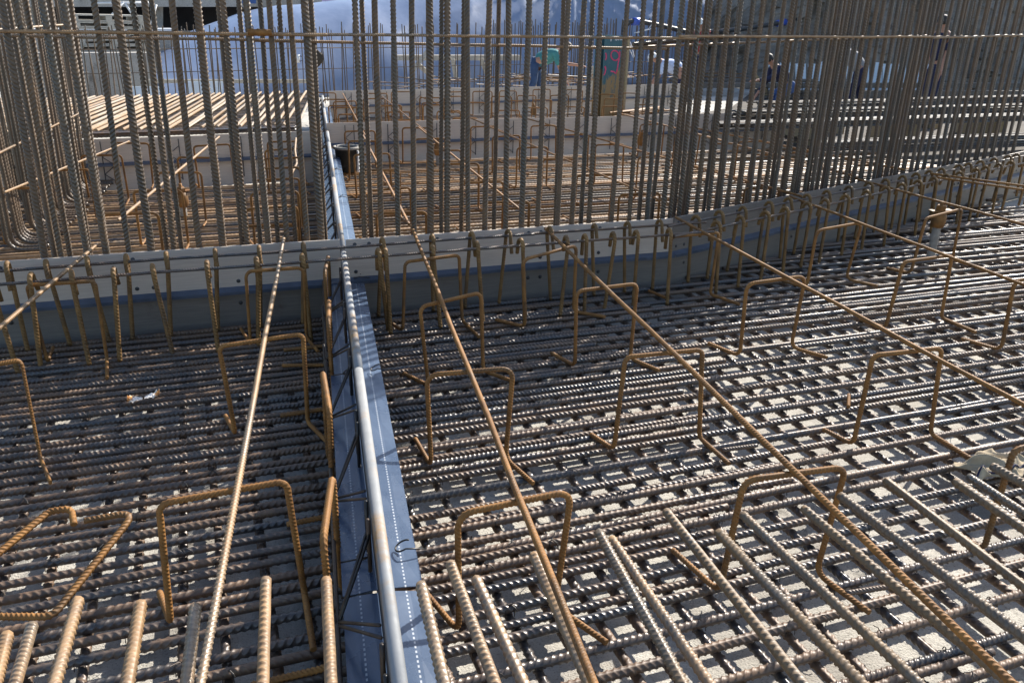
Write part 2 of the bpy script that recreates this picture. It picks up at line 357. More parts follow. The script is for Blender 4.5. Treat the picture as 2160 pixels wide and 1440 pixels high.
# near bay left
ml = mat_thing(W(-.8, 2.4, 0), 'near bottom mat left of the joint, closely packed dark bars')
v = .95
while v < W1V - .05:
    bar_between('mat_bar', W(-4.2, v + r(-.008, .008) + (.012 if v < 2 else 0), ZU), W(uj(v) - .03, v + r(-.008, .008), ZU + r(0, .003)), DM * r(.9, 1.08), 'dark', ml, 0, DM)
    v += r(.056, .082) if v > 1.9 else r(.068, .10)
u = -3.6
while u < .62:
    v0 = .9 if u < uj(1) - .05 else (u + .04 - .096) / .1345
    if v0 < 4.2: bar_between('cross_bar', W(u, v0, ZL), W(u + r(-.02, .02), W1V - .05, ZL), DM, 'dark', ml, 0, DM)
    u += r(.10, .13)
# middle bay right and left, far bay
def w2r(u): return 9.4 + .06 * (u - 1.4)
m2 = mat_thing(W(2.2, 7, 0), 'bottom rebar mat behind the bar wall, right of the joint, brownish sunlit bars')
v = W1V + .18
while v < 9.4:
    e = CU + (v - W1V) / .3385 - .15 if v > W1V + .1 else CU
    e = max(min(e, 9.0), uj(v) + 1.2)
    bar_between('mat_bar', W(uj(v) + .04, v, ZU), W(e if v < 7 else 8.5, v + r(-.02, .02), ZU), DM * r(.95, 1.1), random.choice(('brown', 'tan', 'tan', 'rust', 'dark')), m2, 1, DM)
    v += r(.085, .115)
u = 1.0
while u < 7.5:
    v0 = W1V + .1 if u < CU else w1b(u) + .1
    bar_between('cross_bar', W(u, v0, ZL), W(u, 9.3, ZL), DM, 'dark', m2, 1, DM); u += .16
m3 = mat_thing(W(-1, 6.2, 0), 'bottom rebar mat behind the bar wall, left of the joint, dense grey sunlit bars')
v = W1V + .15
while v < 8.35:
    bar_between('mat_bar', W(-3.8, v, ZU), W(uj(v) - .06, v + r(-.02, .02), ZU), DM * r(.95, 1.1), random.choice(('dark', 'tan', 'tan', 'brown')), m3, 1, DM)
    v += r(.075, .10)
u = -3.4
while u < 1.0:
    bar_between('cross_bar', W(u, W1V + .1, ZL), W(u, 8.3, ZL), DM, 'dark', m3, 1, DM); u += .16
m4 = mat_thing(W(3, 11.5, 0), 'farthest bottom rebar mat between the second and third stop end walls')
v = 9.7
while v < 13.6:
    bar_between('mat_bar', W(uj(v) + .05, v, ZU), W(8.5, v + .3, ZU), DM, 'dark', m4, 1, DM); v += .14
# tie wires on the near mats
def tie_mesh(seed):
    rs = random.Random(seed); mb = MB()
    q = .0145
    mb.tube([(-q, -q, -.018), (-q * .9, -q * .9, .006), (0, 0, .0135), (q * .9, q * .9, .006), (q, q, -.018)], .0012, 5)
    mb.tube([(q, -q, -.018), (q * .9, -q * .9, .006), (0, .001, .015), (-q * .9, q * .9, .006), (-q, q, -.018)], .0012, 5)
    a = rs.uniform(0, 6.28); L = rs.uniform(.012, .04); x, y = math.cos(a), math.sin(a)
    mb.tube([(0, 0, .013), (x * L * .4, y * L * .4, .02), (x * L * .8, y * L * .8, .016 + rs.uniform(-.006, .01)), (x * L, y * L, .012 + rs.uniform(-.01, .014))], .0015, 5)
    return mb
tw = MB(); ties = [tie_mesh(k) for k in range(6)]
mi = [(uv(a), uv(b)) for a, b in CROSS['m']]; ci_ = [(uv(a), uv(b)) for a, b in CROSS['c']]; nt_ = 0
for k in range(4000):
    (a0, a1), (b0, b1) = random.choice(mi), random.choice(ci_)
    u_, v_ = b0[0], a0[1]
    for _ in range(3):
        v_ = a0[1] + (a1[1] - a0[1]) * (u_ - a0[0]) / (a1[0] - a0[0]); u_ = b0[0] + (b1[0] - b0[0]) * (v_ - b0[1]) / (b1[1] - b0[1])
    if not (a0[0] < u_ < a1[0] and b0[1] < v_ < b1[1] and -2.4 < u_ < 4.2 and v_ < 3.9) or abs(u_ - uj(v_)) < .13: continue
    c = W(u_, v_, ZU); a = AZ * -1 + math.pi / 2 + r(-.15, .15); ca, sa = math.cos(a), math.sin(a); q = random.choice(ties); nt_ += 1
    tw.add([np.array([c[0] + ca * p[0] - sa * p[1], c[1] + sa * p[0] + ca * p[1], c[2] + p[2]]) for p in q.v], q.f)
    if nt_ > 520: break
tag(tw.build('tie_wire', 'wire', mr), kind='stuff')

# ------------------------------------------------------------------ stop end wall in front of the standing bars
def stop_end(a, b, label, ztop=.5, zmid=.283, face=-1, bolts=True, plen=1.25, zlow=.012, posts=0, ledge=.055, p='stop_end_wall', up='panel'):
    """sheet stop end from a to b (plan points); parts: upper and lower sheets, waterstop ledge, bolts, lattice posts"""
    a = np.array([a[0], a[1], 0.]); b = np.array([b[0], b[1], 0.]); L = np.linalg.norm(b - a); x = (b - a) / L; y = np.array([-x[1], x[0], 0])
    t = thing(p, (a + b) / 2, label, 'formwork', 'stop end walls')
    n = max(1, round(L / plen))
    for k in range(n):
        s0, s1 = L * k / n - .004, L * (k + 1) / n + .004
        dz = r(-.004, .004); off = .0022 * (1 if k % 2 else -1); c = a + x * (s0 + s1) / 2 + y * off
        mb = MB(); h = (ztop + dz - zmid) / 2
        mb.box(c + Z * (zmid + h), x * (s1 - s0) / 2, y * .0015, Z * h)
        mb.box(c + Z * (ztop + dz + .0012) + y * .003, x * (s1 - s0) / 2, y * .0045, Z * .0012)       # folded top lip
        upo = mb.build('upper_panel', up, t)
        mb = MB(); zl = zmid - .022; mb.box(c + Z * (zl + zlow) / 2 - y * .012, x * (s1 - s0) / 2, y * .0015, Z * (zl - zlow) / 2)
        mb.box(c + Z * (zlow + .004) - y * .026, x * (s1 - s0) / 2, y * .0125, Z * .0015)
        loo = mb.build('lower_panel', 'panel_shade' if bolts else 'panel', t)  # near walls: shade below the ledge put into the sheet colour
        mb = MB(); q = 5
        for i in range(q):
            e0, e1 = s0 + (s1 - s0) * i / q, s0 + (s1 - s0) * (i + 1) / q; w0 = ledge + r(-.006, .006)
            for (z0, z1, d0, d1) in ((zmid - .003, zmid, 0, 1),):
                P0, P1 = a + x * e0, a + x * e1
                mb.hexa([P0 - y * w0 + Z * (z0 - .012), P1 - y * w0 + Z * (z0 - .012), P1 - y * .002 + Z * z0, P0 - y * .002 + Z * z0,
                         P0 - y * w0 + Z * (z1 - .012), P1 - y * w0 + Z * (z1 - .012), P1 - y * .002 + Z * z1, P0 - y * .002 + Z * z1])
                mb.box((P0 + P1) / 2 - y * (w0 + .001) + Z * (zmid - .021), x * (e1 - e0) / 2, y * .001, Z * .008)   # turned down edge
        mb.build('waterstop_ledge', 'ledge', t)
        if bolts:
            for e in (s0 + .05, s0 + .13, (s0 + s1) / 2):
                for z in (ztop - .03, zmid + .03, zmid - .09):
                    if random.random() < .25: continue
                    key = 'bolt'
                    if key not in _cache: _cache[key] = MB().lathe([(0.0001, .006), (.005, .006), (.006, .002), (.011, .002), (.011, 0)], 10).mesh('bolt', 'post', True)
                    mx = Matrix.Translation(Vector(a + x * e + Z * z - y * (.002 if z > zmid else .0145))) @ Vector(-y).to_track_quat('Z', 'Y').to_matrix().to_4x4()
                    sub(link('bolt', _cache[key], t, mx), upo if z > zmid else loo, t)
    for k in range(posts):                             # lattice posts on the face
        s = L * (k + .5) / posts; c = a + x * s - y * .03; mb = MB()
        for q in (-.05, .05): mb.tube([c + x * q + Z * .09, c + x * q + Z * (ztop - .02)], .005, 6)
        zz = .1; sg = 1
        while zz < ztop - .1: mb.tube([c + x * (.05 * sg) + Z * zz, c - x * (.05 * sg) + Z * (zz + .08)], .004, 5); zz += .08; sg = -sg
        mb.build('lattice_post', 'post', t)
    return t
P2 = lambda u, v: W(u, v)[:2]
stop_end(P2(-2.6, W1V), P2(uj(W1V) - .02, W1V), 'grey sheet metal stop end wall in front of the standing bars, left of the joint', plen=1.1)
stop_end(P2(uj(W1V) + .02, W1V), P2(CU, W1V), 'grey sheet metal stop end wall in front of the standing bars, between joint and corner', plen=1.05)
_e = np.array([CU, W1V]) + WB * 6.6
stop_end(P2(CU, W1V), P2(*_e), 'dark backlit stop end wall with bright top edge running off to the right', plen=1.3, up='panel_shade')  # same metal; backlit shade put into the upper panel colour
stop_end((-6.2, 6.65), (-2.03, 8.73), 'stop end wall under the sunlit stacked bar deck on the left', ztop=.505, bolts=False, posts=8)
stop_end((-2.13, 9.40), (3.7, 12.05), 'pale second stop end wall right of the joint with dark lattice posts', bolts=False, posts=13)
stop_end((-2.95, 13.3), (3.2, 16.95), 'farthest stop end wall, in front of the blue tarpaulin', bolts=False, posts=12)

# ------------------------------------------------------------------ longitudinal joint with waterstop sheets
ZP, ZR = .27, .452
def joint(va, vb, label, near=True, clips=()):
    A, B = W(uj(va), va), W(uj(vb), vb); L = np.linalg.norm(B - A); x = (B - A) / L; y = np.array([-x[1], x[0], 0])   # y points left
    t = thing('joint_waterstop', (A + B) / 2, label, 'waterstop', 'joint waterstops')
    rot = Matrix((( x[0], y[0], 0, 0), (x[1], y[1], 0, 0), (0, 0, 1, 0), (0, 0, 0, 1)))
    s = 0.0; cuts = [0.0]
    if near: cuts += [1.02]
    while cuts[-1] + 2.6 < L: cuts.append(cuts[-1] + 2.3)
    cuts.append(L)
    for c0, c1 in zip(cuts, cuts[1:]):                 # coated sheets, a little buckled
        mb = MB(); n = max(4, int((c1 - c0) / .12)); rows = [-.106, -.07, -.03, .03, .07, .104]
        tilt = r(-.004, .004); lift = r(-.003, .003)
        for zz in (0, -.003):
            for i in range(n + 1):
                for k, w_ in enumerate(rows):
                    mb.v.append(np.array([(c1 - c0 - .012) * i / n, w_, zz + lift + (abs(w_) > .06) * .0022 * math.sin(i * 1.3 + k + c0) - abs(w_) * .10 + tilt * (i / n)]))
        K = len(rows); o2 = (n + 1) * K
        for i in range(n):
            for k in range(K - 1):
                q = (i * K + k, (i + 1) * K + k, (i + 1) * K + k + 1, i * K + k + 1); mb.f += [q, tuple(o2 + e for e in q[::-1])]
            mb.f += [(i * K, o2 + i * K, o2 + (i + 1) * K, (i + 1) * K), (i * K + K - 1, (i + 1) * K + K - 1, o2 + (i + 1) * K + K - 1, o2 + i * K + K - 1)]
        for i in (0, n):
            for k in range(K - 1): q = (i * K + k, i * K + k + 1, o2 + i * K + k + 1, o2 + i * K + k); mb.f.append(q if i == 0 else q[::-1])
        me = mb.mesh('waterstop_sheet', 'plate', False)
        link('waterstop_sheet', me, t, Matrix.Translation(Vector(A + x * (c0 + .006) + Z * ZP)) @ rot)
    # upstand: stop end sheet, top rail with rounded shoulders
    mb = MB(); mb.box((A + B) / 2 + Z * (ZP + ZR) / 2 + y * .012, x * L / 2, y * .002, Z * (ZR - ZP) / 2 - Z * .004); mb.build('upstand_panel', 'post', t)
    mb = MB(); mb.box((A + B) / 2 + Z * (ZP + .01) / 2, x * L / 2, y * .002, Z * (ZP - .02) / 2); mb.build('lower_panel', 'post', t)
    k = 0; e0 = 0.0
    while e0 < L - .1:
        e1 = min(L, e0 + (1.9 if e0 > 0 else 2.08)); C0, C1 = A + x * e0, A + x * (e1 - .004); dz = r(-.002, .003); dy = r(-.002, .002)
        prof = [(-.016, -.06), (-.016, -.009), (-.0135, -.003), (-.009, .001), (-.003, .003), (.003, .003), (.009, .001), (.0135, -.003), (.016, -.009), (.016, -.05)]
        mb = MB(); n = len(prof)
        for C in (C0, C1): mb.v += [C + y * (p_ + dy) + Z * (ZR + q + dz) for p_, q in prof]
        mb.f += [(i, i + 1, n + i + 1, n + i) for i in range(n - 1)] + [tuple(range(n))[::-1], tuple(range(n, 2 * n)), (0, n, 2 * n - 1, n - 1)]
        mb.build('top_rail', 'rail', t, True); e0 = e1
    # braces on the left: chord, stubs, zigzag wires
    ch = .118; MB().tube([A + y * ch + Z * (ZP + .012), (A + B) / 2 + y * (ch + .003) + Z * (ZP + .014), B + y * ch + Z * (ZP + .012)], .006, 8).build('brace_chord', 'wire', t, True)
    s = .34; step = .56; k = 0
    while s < L - .15:
        c = A + x * s
        for q in (-.02, .02):
            MB().tube([c + x * (q - .21) + y * .026 + Z * (ZR - .03), c + x * q * .3 + y * ch + Z * (ZP + .012)], .0042, 6).build('brace_wire', 'wire', t, True)
            MB().tube([c + x * (q + .21) + y * .026 + Z * (ZR - .055), c + x * q * .3 + y * ch + Z * (ZP + .012)], .0042, 6).build('brace_wire', 'wire', t, True)
        MB().tube([c + y * (ch + .008) + Z * .09, c + y * (ch + .008) + Z * (ZP + r(.03, .09))], .005, 6).build('brace_stub', 'wire', t, True)
        for q in (.20, .29):
            MB().tube([c + x * q + y * .027 + Z * (ZP + .005), c + x * q + y * .027 + Z * (ZR - .012)], .006, 6).build('post', 'wire', t, True)
        s += step
    for (px, py, sd) in clips:                         # bent wire clips lying on the sheets
        c = at(px, py, ZP + .004); rr_ = .021
        pts = [c + rr_ * (math.cos(a) * (-y) * 1.0 + math.sin(a) * x) + Z * (.006 + .010 * (1 + math.cos(a))) for a in np.linspace(.6, 5.0, 16)] + [c - y * sd * .065 + x * -.012 + Z * .006]
        MB().tube(pts, .0026, 6).build('wire_clip', 'wire', t, True)
    return t
joint(.75, 4.42, 'blue black coated waterstop sheet with pale top rail running through the foreground', True, [(850, 1160, 1), (770, 1178, -1), (793, 782, 1), (735, 790, -1), (755, 588, 1), (740, 585, -1)])
joint(4.54, 9.3, 'coated waterstop sheet with pale rail beyond the standing bars, beside the bucket', False, [(720, 418, 1), (708, 360, 1)])
joint(9.5, 13.4, 'farthest stretch of waterstop joint behind the second stop end wall', False)

# ------------------------------------------------------------------ hooks and runner bars in front of the wall
hk = thing('edge_hook_cage', W(.8, 4.2, 0), 'row of rusty hooked bars tied to two thin runner bars before the stop end wall', 'rebar cage')
VR, VF, ZH = 4.31, 4.085, .502
for v_, du in ((VR, 0), (VF, .12)):
    cu = CU - (.06 if v_ == VR else .15)
    bar_between('runner_bar', W(-2.6, v_, ZH), W(uj(v_) + 1.1, v_ + .005, ZH), .016, 'dark', hk, 0, .016)
    bar_between('runner_bar', W(uj(v_) + .6, v_ + .018, ZH), W(cu + .2, v_ + .01, ZH), .016, 'dark', hk, 0, .016)
    e = np.array([cu, v_]) + WB * 6.4
    bar_between('runner_bar', W(cu - .1, v_ - .03, ZH), W(*e, ZH), .016, 'dark', hk, 0, .016)
def hook_mesh(nm, lean, down, side):
    rr_ = .031; pts = [(lean, -.0, .09 - ZH), (0, 0, -.02)]
    pts += [(0, side * rr_ * (1 - math.cos(a)), rr_ * math.sin(a) * 1.25) for a in np.linspace(.15, math.pi, 9)] + [(.004, side * 2 * rr_ + side * .014, -down)]
    return rebar(nm, np.array(pts), .0235, 'brownhook', .0235 * .7, 9)
M['brownhook'] = rebar_mat('rusty_hook_bar', (.07, .048, .030), (.14, .10, .065), (.125, .066, .020), (.25, .138, .045), .56, .2, .42, .45)
HM = [hook_mesh('hook_bar', ln, dn, sd) for ln in (.035, -.03, .01) for dn in (.05, .085) for sd in (1, -1)]
def put_hook(u, v, ang, rear):
    cand = [h for i, h in enumerate(HM) if (i % 2 == 0) == (not rear)]
    o = link('hook_bar', random.choice(cand), hk, Matrix.Translation(Vector(W(u, v - (.026 if not rear else -.026), ZH - .004))) @ Matrix.Rotation(math.radians(21) + ang + r(-.12, .12), 4, 'Z') @ Matrix.Rotation(r(-.05, .05), 4, 'X'))
for px in (18, 98, 185, 268, 352, 455, 548, 640, 805, 910, 992, 1068, 1155, 1250, 1318, 1385): u_, _ = uv(at(px, 521 + (720 - px) * .07, ZH)); put_hook(u_, VR, 0, True)
for px in (-15, 65, 153, 240, 325, 437, 543, 640, 802, 815, 915, 1010, 1105, 1200, 1240, 1300, 1350, 1420): u_, _ = uv(at(px, 550 + (720 - px) * .07, ZH)); put_hook(u_, VF, 0, False)
for k in range(24):
    s = .12 + k * .26 + r(-.05, .05)
    a = np.array([CU - .06, VR]) + WB * (s + r(-.03, .03)); put_hook(a[0], a[1], math.radians(18.7), True)
    a = np.array([CU - .15, VF]) + WB * (s + .13 + r(-.05, .05)); put_hook(a[0], a[1], math.radians(18.7), False)

# ------------------------------------------------------------------ standing wall bars
vc = thing('wall_starter_cage', W(1.5, W1V + .2, 0), 'tall standing brown ribbed wall bars tied with thin horizontal bars across the picture', 'rebar cage')
DV = .0315
def ubar(px, off):                                     # place a standing bar seen in pixel column px on the layer "off" behind the wall
    pa, ka = hitline(px, W(CU, W1V + off), U[:2])
    pb, kb = hitline(px, W(CU - off * .33, W1V + off), (W(*WB))[:2])
    return pa if ka <= 0 else pb
def vbar(px, off, d, h):
    p = ubar(px, off); p = np.array([p[0], p[1], 0])
    lean = np.array([r(-.011, .011), r(-.02, .02), 0]) * h
    bar_between('vertical_bar', p + Z * .05 - lean * .45, p + lean * .55 + Z * h, d, 'brown', vc, 0, DV, .62)
frontpx = [13, 47, 103, 148, 207, 255, 312, 370, 423, 478, 527, 573, 617, 648, 752, 792, 830, 868, 905, 943, 987, 1030, 1073, 1113, 1150, 1195, 1228, 1265, 1318, 1355, 1395, 1433]
backpx = [30, 67, 115, 157, 290, 328, 468, 510, 553, 593, 660, 767, 930, 977, 1050, 1187, 1247, 1378, 1410]
for px in frontpx: vbar(px, .12, DV * (1.3 if px in (255, 423, 648, 905) else r(.92, 1.14)), r(2.5, 2.8))
for px in backpx: vbar(px, .46, DV * r(.85, 1.0), r(2.4, 2.7))
px = 1450.0
while px < 2200:
    vbar(px, .12, DV * r(.95, 1.1), r(2.5, 2.8)); px += r(17, 24) if px < 1700 else r(13, 18)
px = 1458.0
while px < 2200:
    vbar(px, .46, DV * r(.9, 1.1), r(2.4, 2.7)); px += r(19, 27) if px < 1700 else r(13, 19)
for z0, off, off2, za, zb in ((0, .09, .09, 1.535, 1.575), (1, .43, .43, 1.535, 1.50)):
    A_ = W(-3.2, W1V + off, za); B_ = W(CU + .1, W1V + off, zb)
    mid = A_ * .42 + B_ * .58
    bar_between('tie_bar', A_, mid + U * .35, .017, 'tan', vc, 0, .016); bar_between('tie_bar', mid - Z * .0 + V * .018, B_ + V * .018, .017, 'tan', vc, 0, .016)
    c0 = np.array([CU - off * .33, W1V + off]); c1 = c0 + WB * 7.0
    bar_between('tie_bar', W(*c0, zb + .01), W(*(c0 + WB * 3.9), 1.60 + .0 * z0), .017, 'tan', vc, 0, .016)
    bar_between('tie_bar', W(*(c0 + WB * 3.2), 1.60 - .01), W(*c1, 1.66 - .05 * z0), .017, 'tan', vc, 0, .016)
bar_between('tie_bar', W(CU - .15, W1V + .44, 1.525), W(CU + .55, W1V + .5, 1.575), .028, 'brown', vc, 0, .016)
# short offcut hanging on the tie bar
p_, _ = hitline(545, W(CU, W1V + .07), U[:2]); p_ = np.array([*p_, 1.565])
tag(link('rebar_offcut', rebar('rebar_offcut', [p_ - U * .05, p_ + U * .065], .034, 'rust')), 'short rusty bar offcut lying across the thin tie bar', 'rebar offcut')
# receding cage on the left
lc = thing('wall_starter_cage', np.array([-3.9, 6.8, 0]), 'dense sunlit row of standing bars with bent feet receding at the left edge', 'rebar cage')
for k in range(33):
    s = k / 32
    for q, offx in enumerate((0, -.36)):
        b_ = np.array([-3.40 - s * .62 + offx, 5.35 + s * 2.35 + q * .05, 0]) + np.array([r(-.03, .03), r(-.03, .03), 0])
        h = r(2.3, 2.6); ln = np.array([r(-.02, .02), r(-.02, .02), 0]) * h
        pts = fillet([b_ + U * .22 + Z * .12, b_ + Z * .12, b_ + ln + Z * h], .11, 7)
        if k % 2 == 0 or q == 0:
            link('vertical_bar', rebar('vertical_bar', pts, .029, 'brown', .029 * .8, 8, .085, 1), lc)
for zt in (1.5, .75): bar_between('tie_bar', (-3.36, 5.3, zt), (-4.0, 7.75, zt), .018, 'tan', lc, 0, .016)

# ------------------------------------------------------------------ chairs carrying the support rods
CHW, CHZ = .32, .49
def chair_mesh(nm, dl, dr, lean, sk=0.0, rad=.036, lean2=None):
    z0 = .108 - CHZ
    pts = [(-CHW / 2 + lean - .03, dl, z0), (-CHW / 2 + lean, 0, z0), (-CHW / 2, 0, 0), (CHW / 2, sk, .006 * lean / .02), (CHW / 2 + (lean if lean2 is None else lean2), sk * .4, z0), (CHW / 2 + lean + .03, -dr, z0)]
    return rebar(nm, fillet(pts, rad, 7), .0195, 'rust', .0195 * .62, 9)
CHM = [chair_mesh('bent_chair', *q) for q in ((.20, .22, .0), (.17, .21, .018, .012, .03, -.012), (.22, .2, -.014, -.01, .045), (.19, .18, .024, .0, .04, .004), (.15, .23, -.02, .015, .034, .02), (.21, .19, .01, -.015, .05, -.02))]
def chair_lod():
    z0 = .108 - CHZ; pts = [(-CHW / 2 - .02, .19, z0), (-CHW / 2, 0, z0), (-CHW / 2, 0, 0), (CHW / 2, 0, 0), (CHW / 2, 0, z0), (CHW / 2 + .02, -.19, z0)]
    return rebar('bent_chair', fillet(pts, .036, 4), .0195, 'rust', .05, 6, .05, 1)
CHL = chair_lod()
def put_chair(c, ang, label, w=CHW, h=CHZ, me=None, zs=None):
    o = link('bent_bar_chair', me or random.choice(CHM)); o.location = Vector((float(c[0]), float(c[1]), float(h)))
    o.rotation_euler = (r(-.06, .06), r(-.025, .025), ang + r(-.03, .03)); o.scale = (w / CHW, 1, (h - .1) / (CHZ - .1))
    return tag(o, label, 'rebar chair', 'bent bar chairs')
near = [
 ((965, 1085), (1200, 1030), 'large rusty bent bar chair nearest the camera just right of the joint'),
 ((900, 790), (1080, 775), 'rusty bent bar chair second from the camera under the first rod right of the joint'),
 ((885, 645), (1015, 622), 'rusty bent bar chair third from the camera under the first rod right of the joint'),
 ((855, 552), (970, 538), 'rusty chair close to the stop end wall under the first rod right of the joint'),
 ((1320, 755), (1485, 735), 'rusty bent bar chair in mid foreground under the second rod right of the joint'),
 ((1215, 615), (1345, 600), 'rusty bent bar chair beyond the middle one under the second rod right of the joint'),
 ((1103, 548), (1215, 520), 'rusty chair among the hooks under the second rod right of the joint'),
 ((1415, 500), (1520, 493), 'rusty chair touching the hooks where the stop end wall bends'),
 ((1575, 598), (1695, 582), 'rusty bent bar chair under the third rod, nearest behind the middle foreground'),
 ((1840, 748), (1995, 735), 'tall rusty chair under the third rod near the right edge'),
 ((1905, 552), (2015, 538), 'rusty chair under the fourth rod in front of the anchor'),
 ((1722, 485), (1815, 470), 'rusty chair under the fourth rod beside the dark backlit wall'),
 ((1570, 1015), (1780, 975), 'rusty chair under the second rod among the thick foreground bars'),
 ((1952, 458), (2035, 442), 'rusty chair hooked over the rusty anchor at the right'),
 ((335, 1060), (605, 1018), 'large rusty chair nearest the camera left of the joint'),
 ((462, 730), (640, 710), 'rusty chair in the middle of the left mat under the tan rod'),
 ((55, 602), (200, 597), 'rusty chair among the hooks at the far left'),
 ((518, 572), (640, 562), 'rusty chair among the hooks just left of the joint'),
 ((-105, 785), (45, 765), 'rusty chair cut by the left edge of the picture'),
 ((2140, 590), (2265, 575), 'rusty chair cut by the right edge of the picture at mid height'),
 ((2140, 950), (2330, 915), 'rusty chair cut by the right edge beside the tan cloth'),
]
for a, b, lab in near:
    A_, B_ = at(*a, CHZ), at(*b, CHZ); c = (A_ + B_) / 2; d = B_ - A_
    put_chair(c, math.atan2(d[1], d[0]), lab, float(np.linalg.norm(d)))
# chairs seen end on along the left of the joint
for k, (px, py, lab) in enumerate([(688, 1150, 'nearest'), (694, 868, 'second'), (692, 682, 'third'), (688, 575, 'fourth')]):
    p = at(px, py, CHZ); put_chair(p + (W(uj(3), 3) - W(uj(2), 2)) * .17, math.radians(102), f'{lab} rusty chair from the camera standing end on along the left side of the joint')
# chairs in the bays behind the bar wall
ordn = ['first', 'second', 'third', 'fourth', 'fifth', 'sixth', 'seventh', 'eighth', 'ninth', 'tenth']
RODS2 = [((863, 480), (720, 200)), ((1107, 457), (803, 207)), ((1413, 437), (883, 207)), ((1690, 420), (1093, 250)), ((1800, 376), (1303, 243)), ((1907, 363), (1440, 270))]
for i, (a, b) in enumerate(RODS2):
    A_, B_ = at(*a, CHZ), at(*b, CHZ); L = np.linalg.norm(B_ - A_); n = int(L / .78); x = (B_ - A_) / L
    for k in range(min(n, 10)):
        c = A_ + x * (.4 + .78 * k + r(-.05, .05))
        if abs(uv(c)[1] - w2r(uv(c)[0])) < .16: continue
        put_chair(c, math.radians(21) + r(-.12, .12), f'{ordn[k]} rusty chair behind the bar wall under the {ordn[i]} rod right of the joint', me=CHL)
    bar_between('support_rod', A_ + Z * .02, A_ * .45 + B_ * .55 + Z * .02, .019, 'rust', None, 1, .02)
    o = S.collection.objects[-1]; tag(o, f'rusty support rod behind the bar wall, {ordn[i]} from the joint, near half', 'rebar', 'support rods behind the bar wall')
    bar_between('support_rod', A_ * .55 + B_ * .45 + Z * .022 + U * .02, B_ + Z * .022 + U * .02, .019, 'rust', None, 1, .02)
    o = S.collection.objects[-1]; tag(o, f'rusty support rod behind the bar wall, {ordn[i]} from the joint, far half', 'rebar', 'support rods behind the bar wall')
for k in range(8):                                      # row beside the joint, left bay
    v_ = 4.95 + k * .48
    put_chair(W(uj(v_) - .42, v_), math.radians(18) + r(-.1, .1), f'{ordn[k]} rusty chair from the bar wall in the row left of the far joint', me=CHL)
for j, (a, b) in enumerate([((40, 400), (273, 303)), ((270, 455), (463, 293))]):
    A_, B_ = at(*a, CHZ), at(*b, CHZ); L = np.linalg.norm(B_ - A_); x = (B_ - A_) / L
    for k in range(int(L / .7) + 1):
        put_chair(A_ + x * (.05 + .7 * k), math.radians(15) + r(-.15, .15), f'{ordn[k]} rusty chair behind the bar wall under the {"leftmost" if j == 0 else "second"} lit rod on the left', me=CHL)
    o = bar_between('support_rod', A_ + Z * .02 - x * .2, B_ + Z * .02, .019, 'tan', None, 1, .02)
    tag(o, f'sunlit tan rod behind the bar wall, {"at far left" if j == 0 else "left of the middle"}', 'rebar', 'support rods behind the bar wall')
for ri, v_ in enumerate((10.3, 11.2, 12.1, 13.0)):
    for ci, u_ in enumerate(np.arange(2.0, 7.2, .62)):
        o = put_chair(W(u_ + r(-.15, .15), v_ + .12 * u_ + r(-.15, .15)), math.radians(18) + r(-.2, .2), f'{ordn[ci]} small rusty chair from the left in the {ordn[ri]} row of the farthest bay', me=CHL); o['group'] = 'distant chairs in the farthest bay'
# bent tan rod by the far joint
pts = [at(612, 372, .40), at(626, 345, .45), at(622, 318, .5), at(624, 292, .55)]
tag(link('bent_rod', rebar('bent_rod', fillet(pts, .4, 6), .022, 'tan')), 'sunlit curved rod leaning on the chairs left of the far joint', 'rebar')

# ------------------------------------------------------------------ near support rods
def rod(a, b, label, d=.0195, m='tan', z=.508, za=None):
    o = bar_between('support_rod', at(*a, za or z), at(*b, z), d, m, None, 0, .02); tag(o, label, 'rebar', 'near support rods')
rod((1300, 1560), (868, 476), 'thin rusty rod on the chairs just right of the joint', .0195, 'rust')
rod((2300, 1600), (1150, 482), 'thin rusty rod on the chairs second right of the joint', .0185, 'rust')
rod((2330, 946), (1425, 458), 'thin rusty rod on the chairs third right of the joint', .0175, 'rust')
rod((2330, 665), (1665, 414), 'thin rusty rod running to the right edge, fourth from the joint', .0175, 'rust')
rod((2330, 520), (1795, 374), 'thin rusty rod crossing the hooks before the dark wall', .017, 'rust')
rod((2330, 415), (1962, 366), 'rusty rod lying on the hooks at the right edge, upper of a pair', .018, 'rust', .53)
rod((2330, 425), (1975, 374), 'rusty rod lying on the hooks at the right edge, lower of a pair', .018, 'rust', .525)
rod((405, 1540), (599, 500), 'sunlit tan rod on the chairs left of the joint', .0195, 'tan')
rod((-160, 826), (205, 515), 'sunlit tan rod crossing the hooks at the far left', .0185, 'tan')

# ------------------------------------------------------------------ thick top bars in the foreground
tips = [(15, 1338), (68, 1318), (165, 1265), (297, 1272), (412, 1278), (561, 1222), (688, 1222), (888, 1232), (950, 1188), (1004, 1220), (1126, 1170), (1263, 1122), (1290, 1136), (1405, 1078), (1515, 1122), (1567, 1085), (1695, 1072), (1772, 1045), (1868, 1013), (2015, 1015), (2043, 1005), (2093, 983)]
near_end = {15: (-60, 1640), 68: (-25, 1640), 165: (58, 1640), 297: (236, 1640), 412: (372, 1640), 561: (548, 1640), 688: (708, 1640), 888: (985, 1640), 950: (1118, 1640), 1004: (1195, 1640), 1126: (1330, 1640), 1263: (1552, 1640), 1290: (1630, 1640), 1405: (1850, 1640), 1515: (2005, 1640), 1567: (2145, 1640), 1695: (2330, 1610), 1772: (2340, 1480), 1868: (2360, 1390), 2015: (2380, 1265), 2043: (2380, 1225), 2093: (2380, 1145)}
M['greytan'] = rebar_mat('grey_scaled_rebar', (.070, .064, .055), (.18, .165, .142), (.12, .075, .036), (.20, .128, .062), .40, .3, .34)
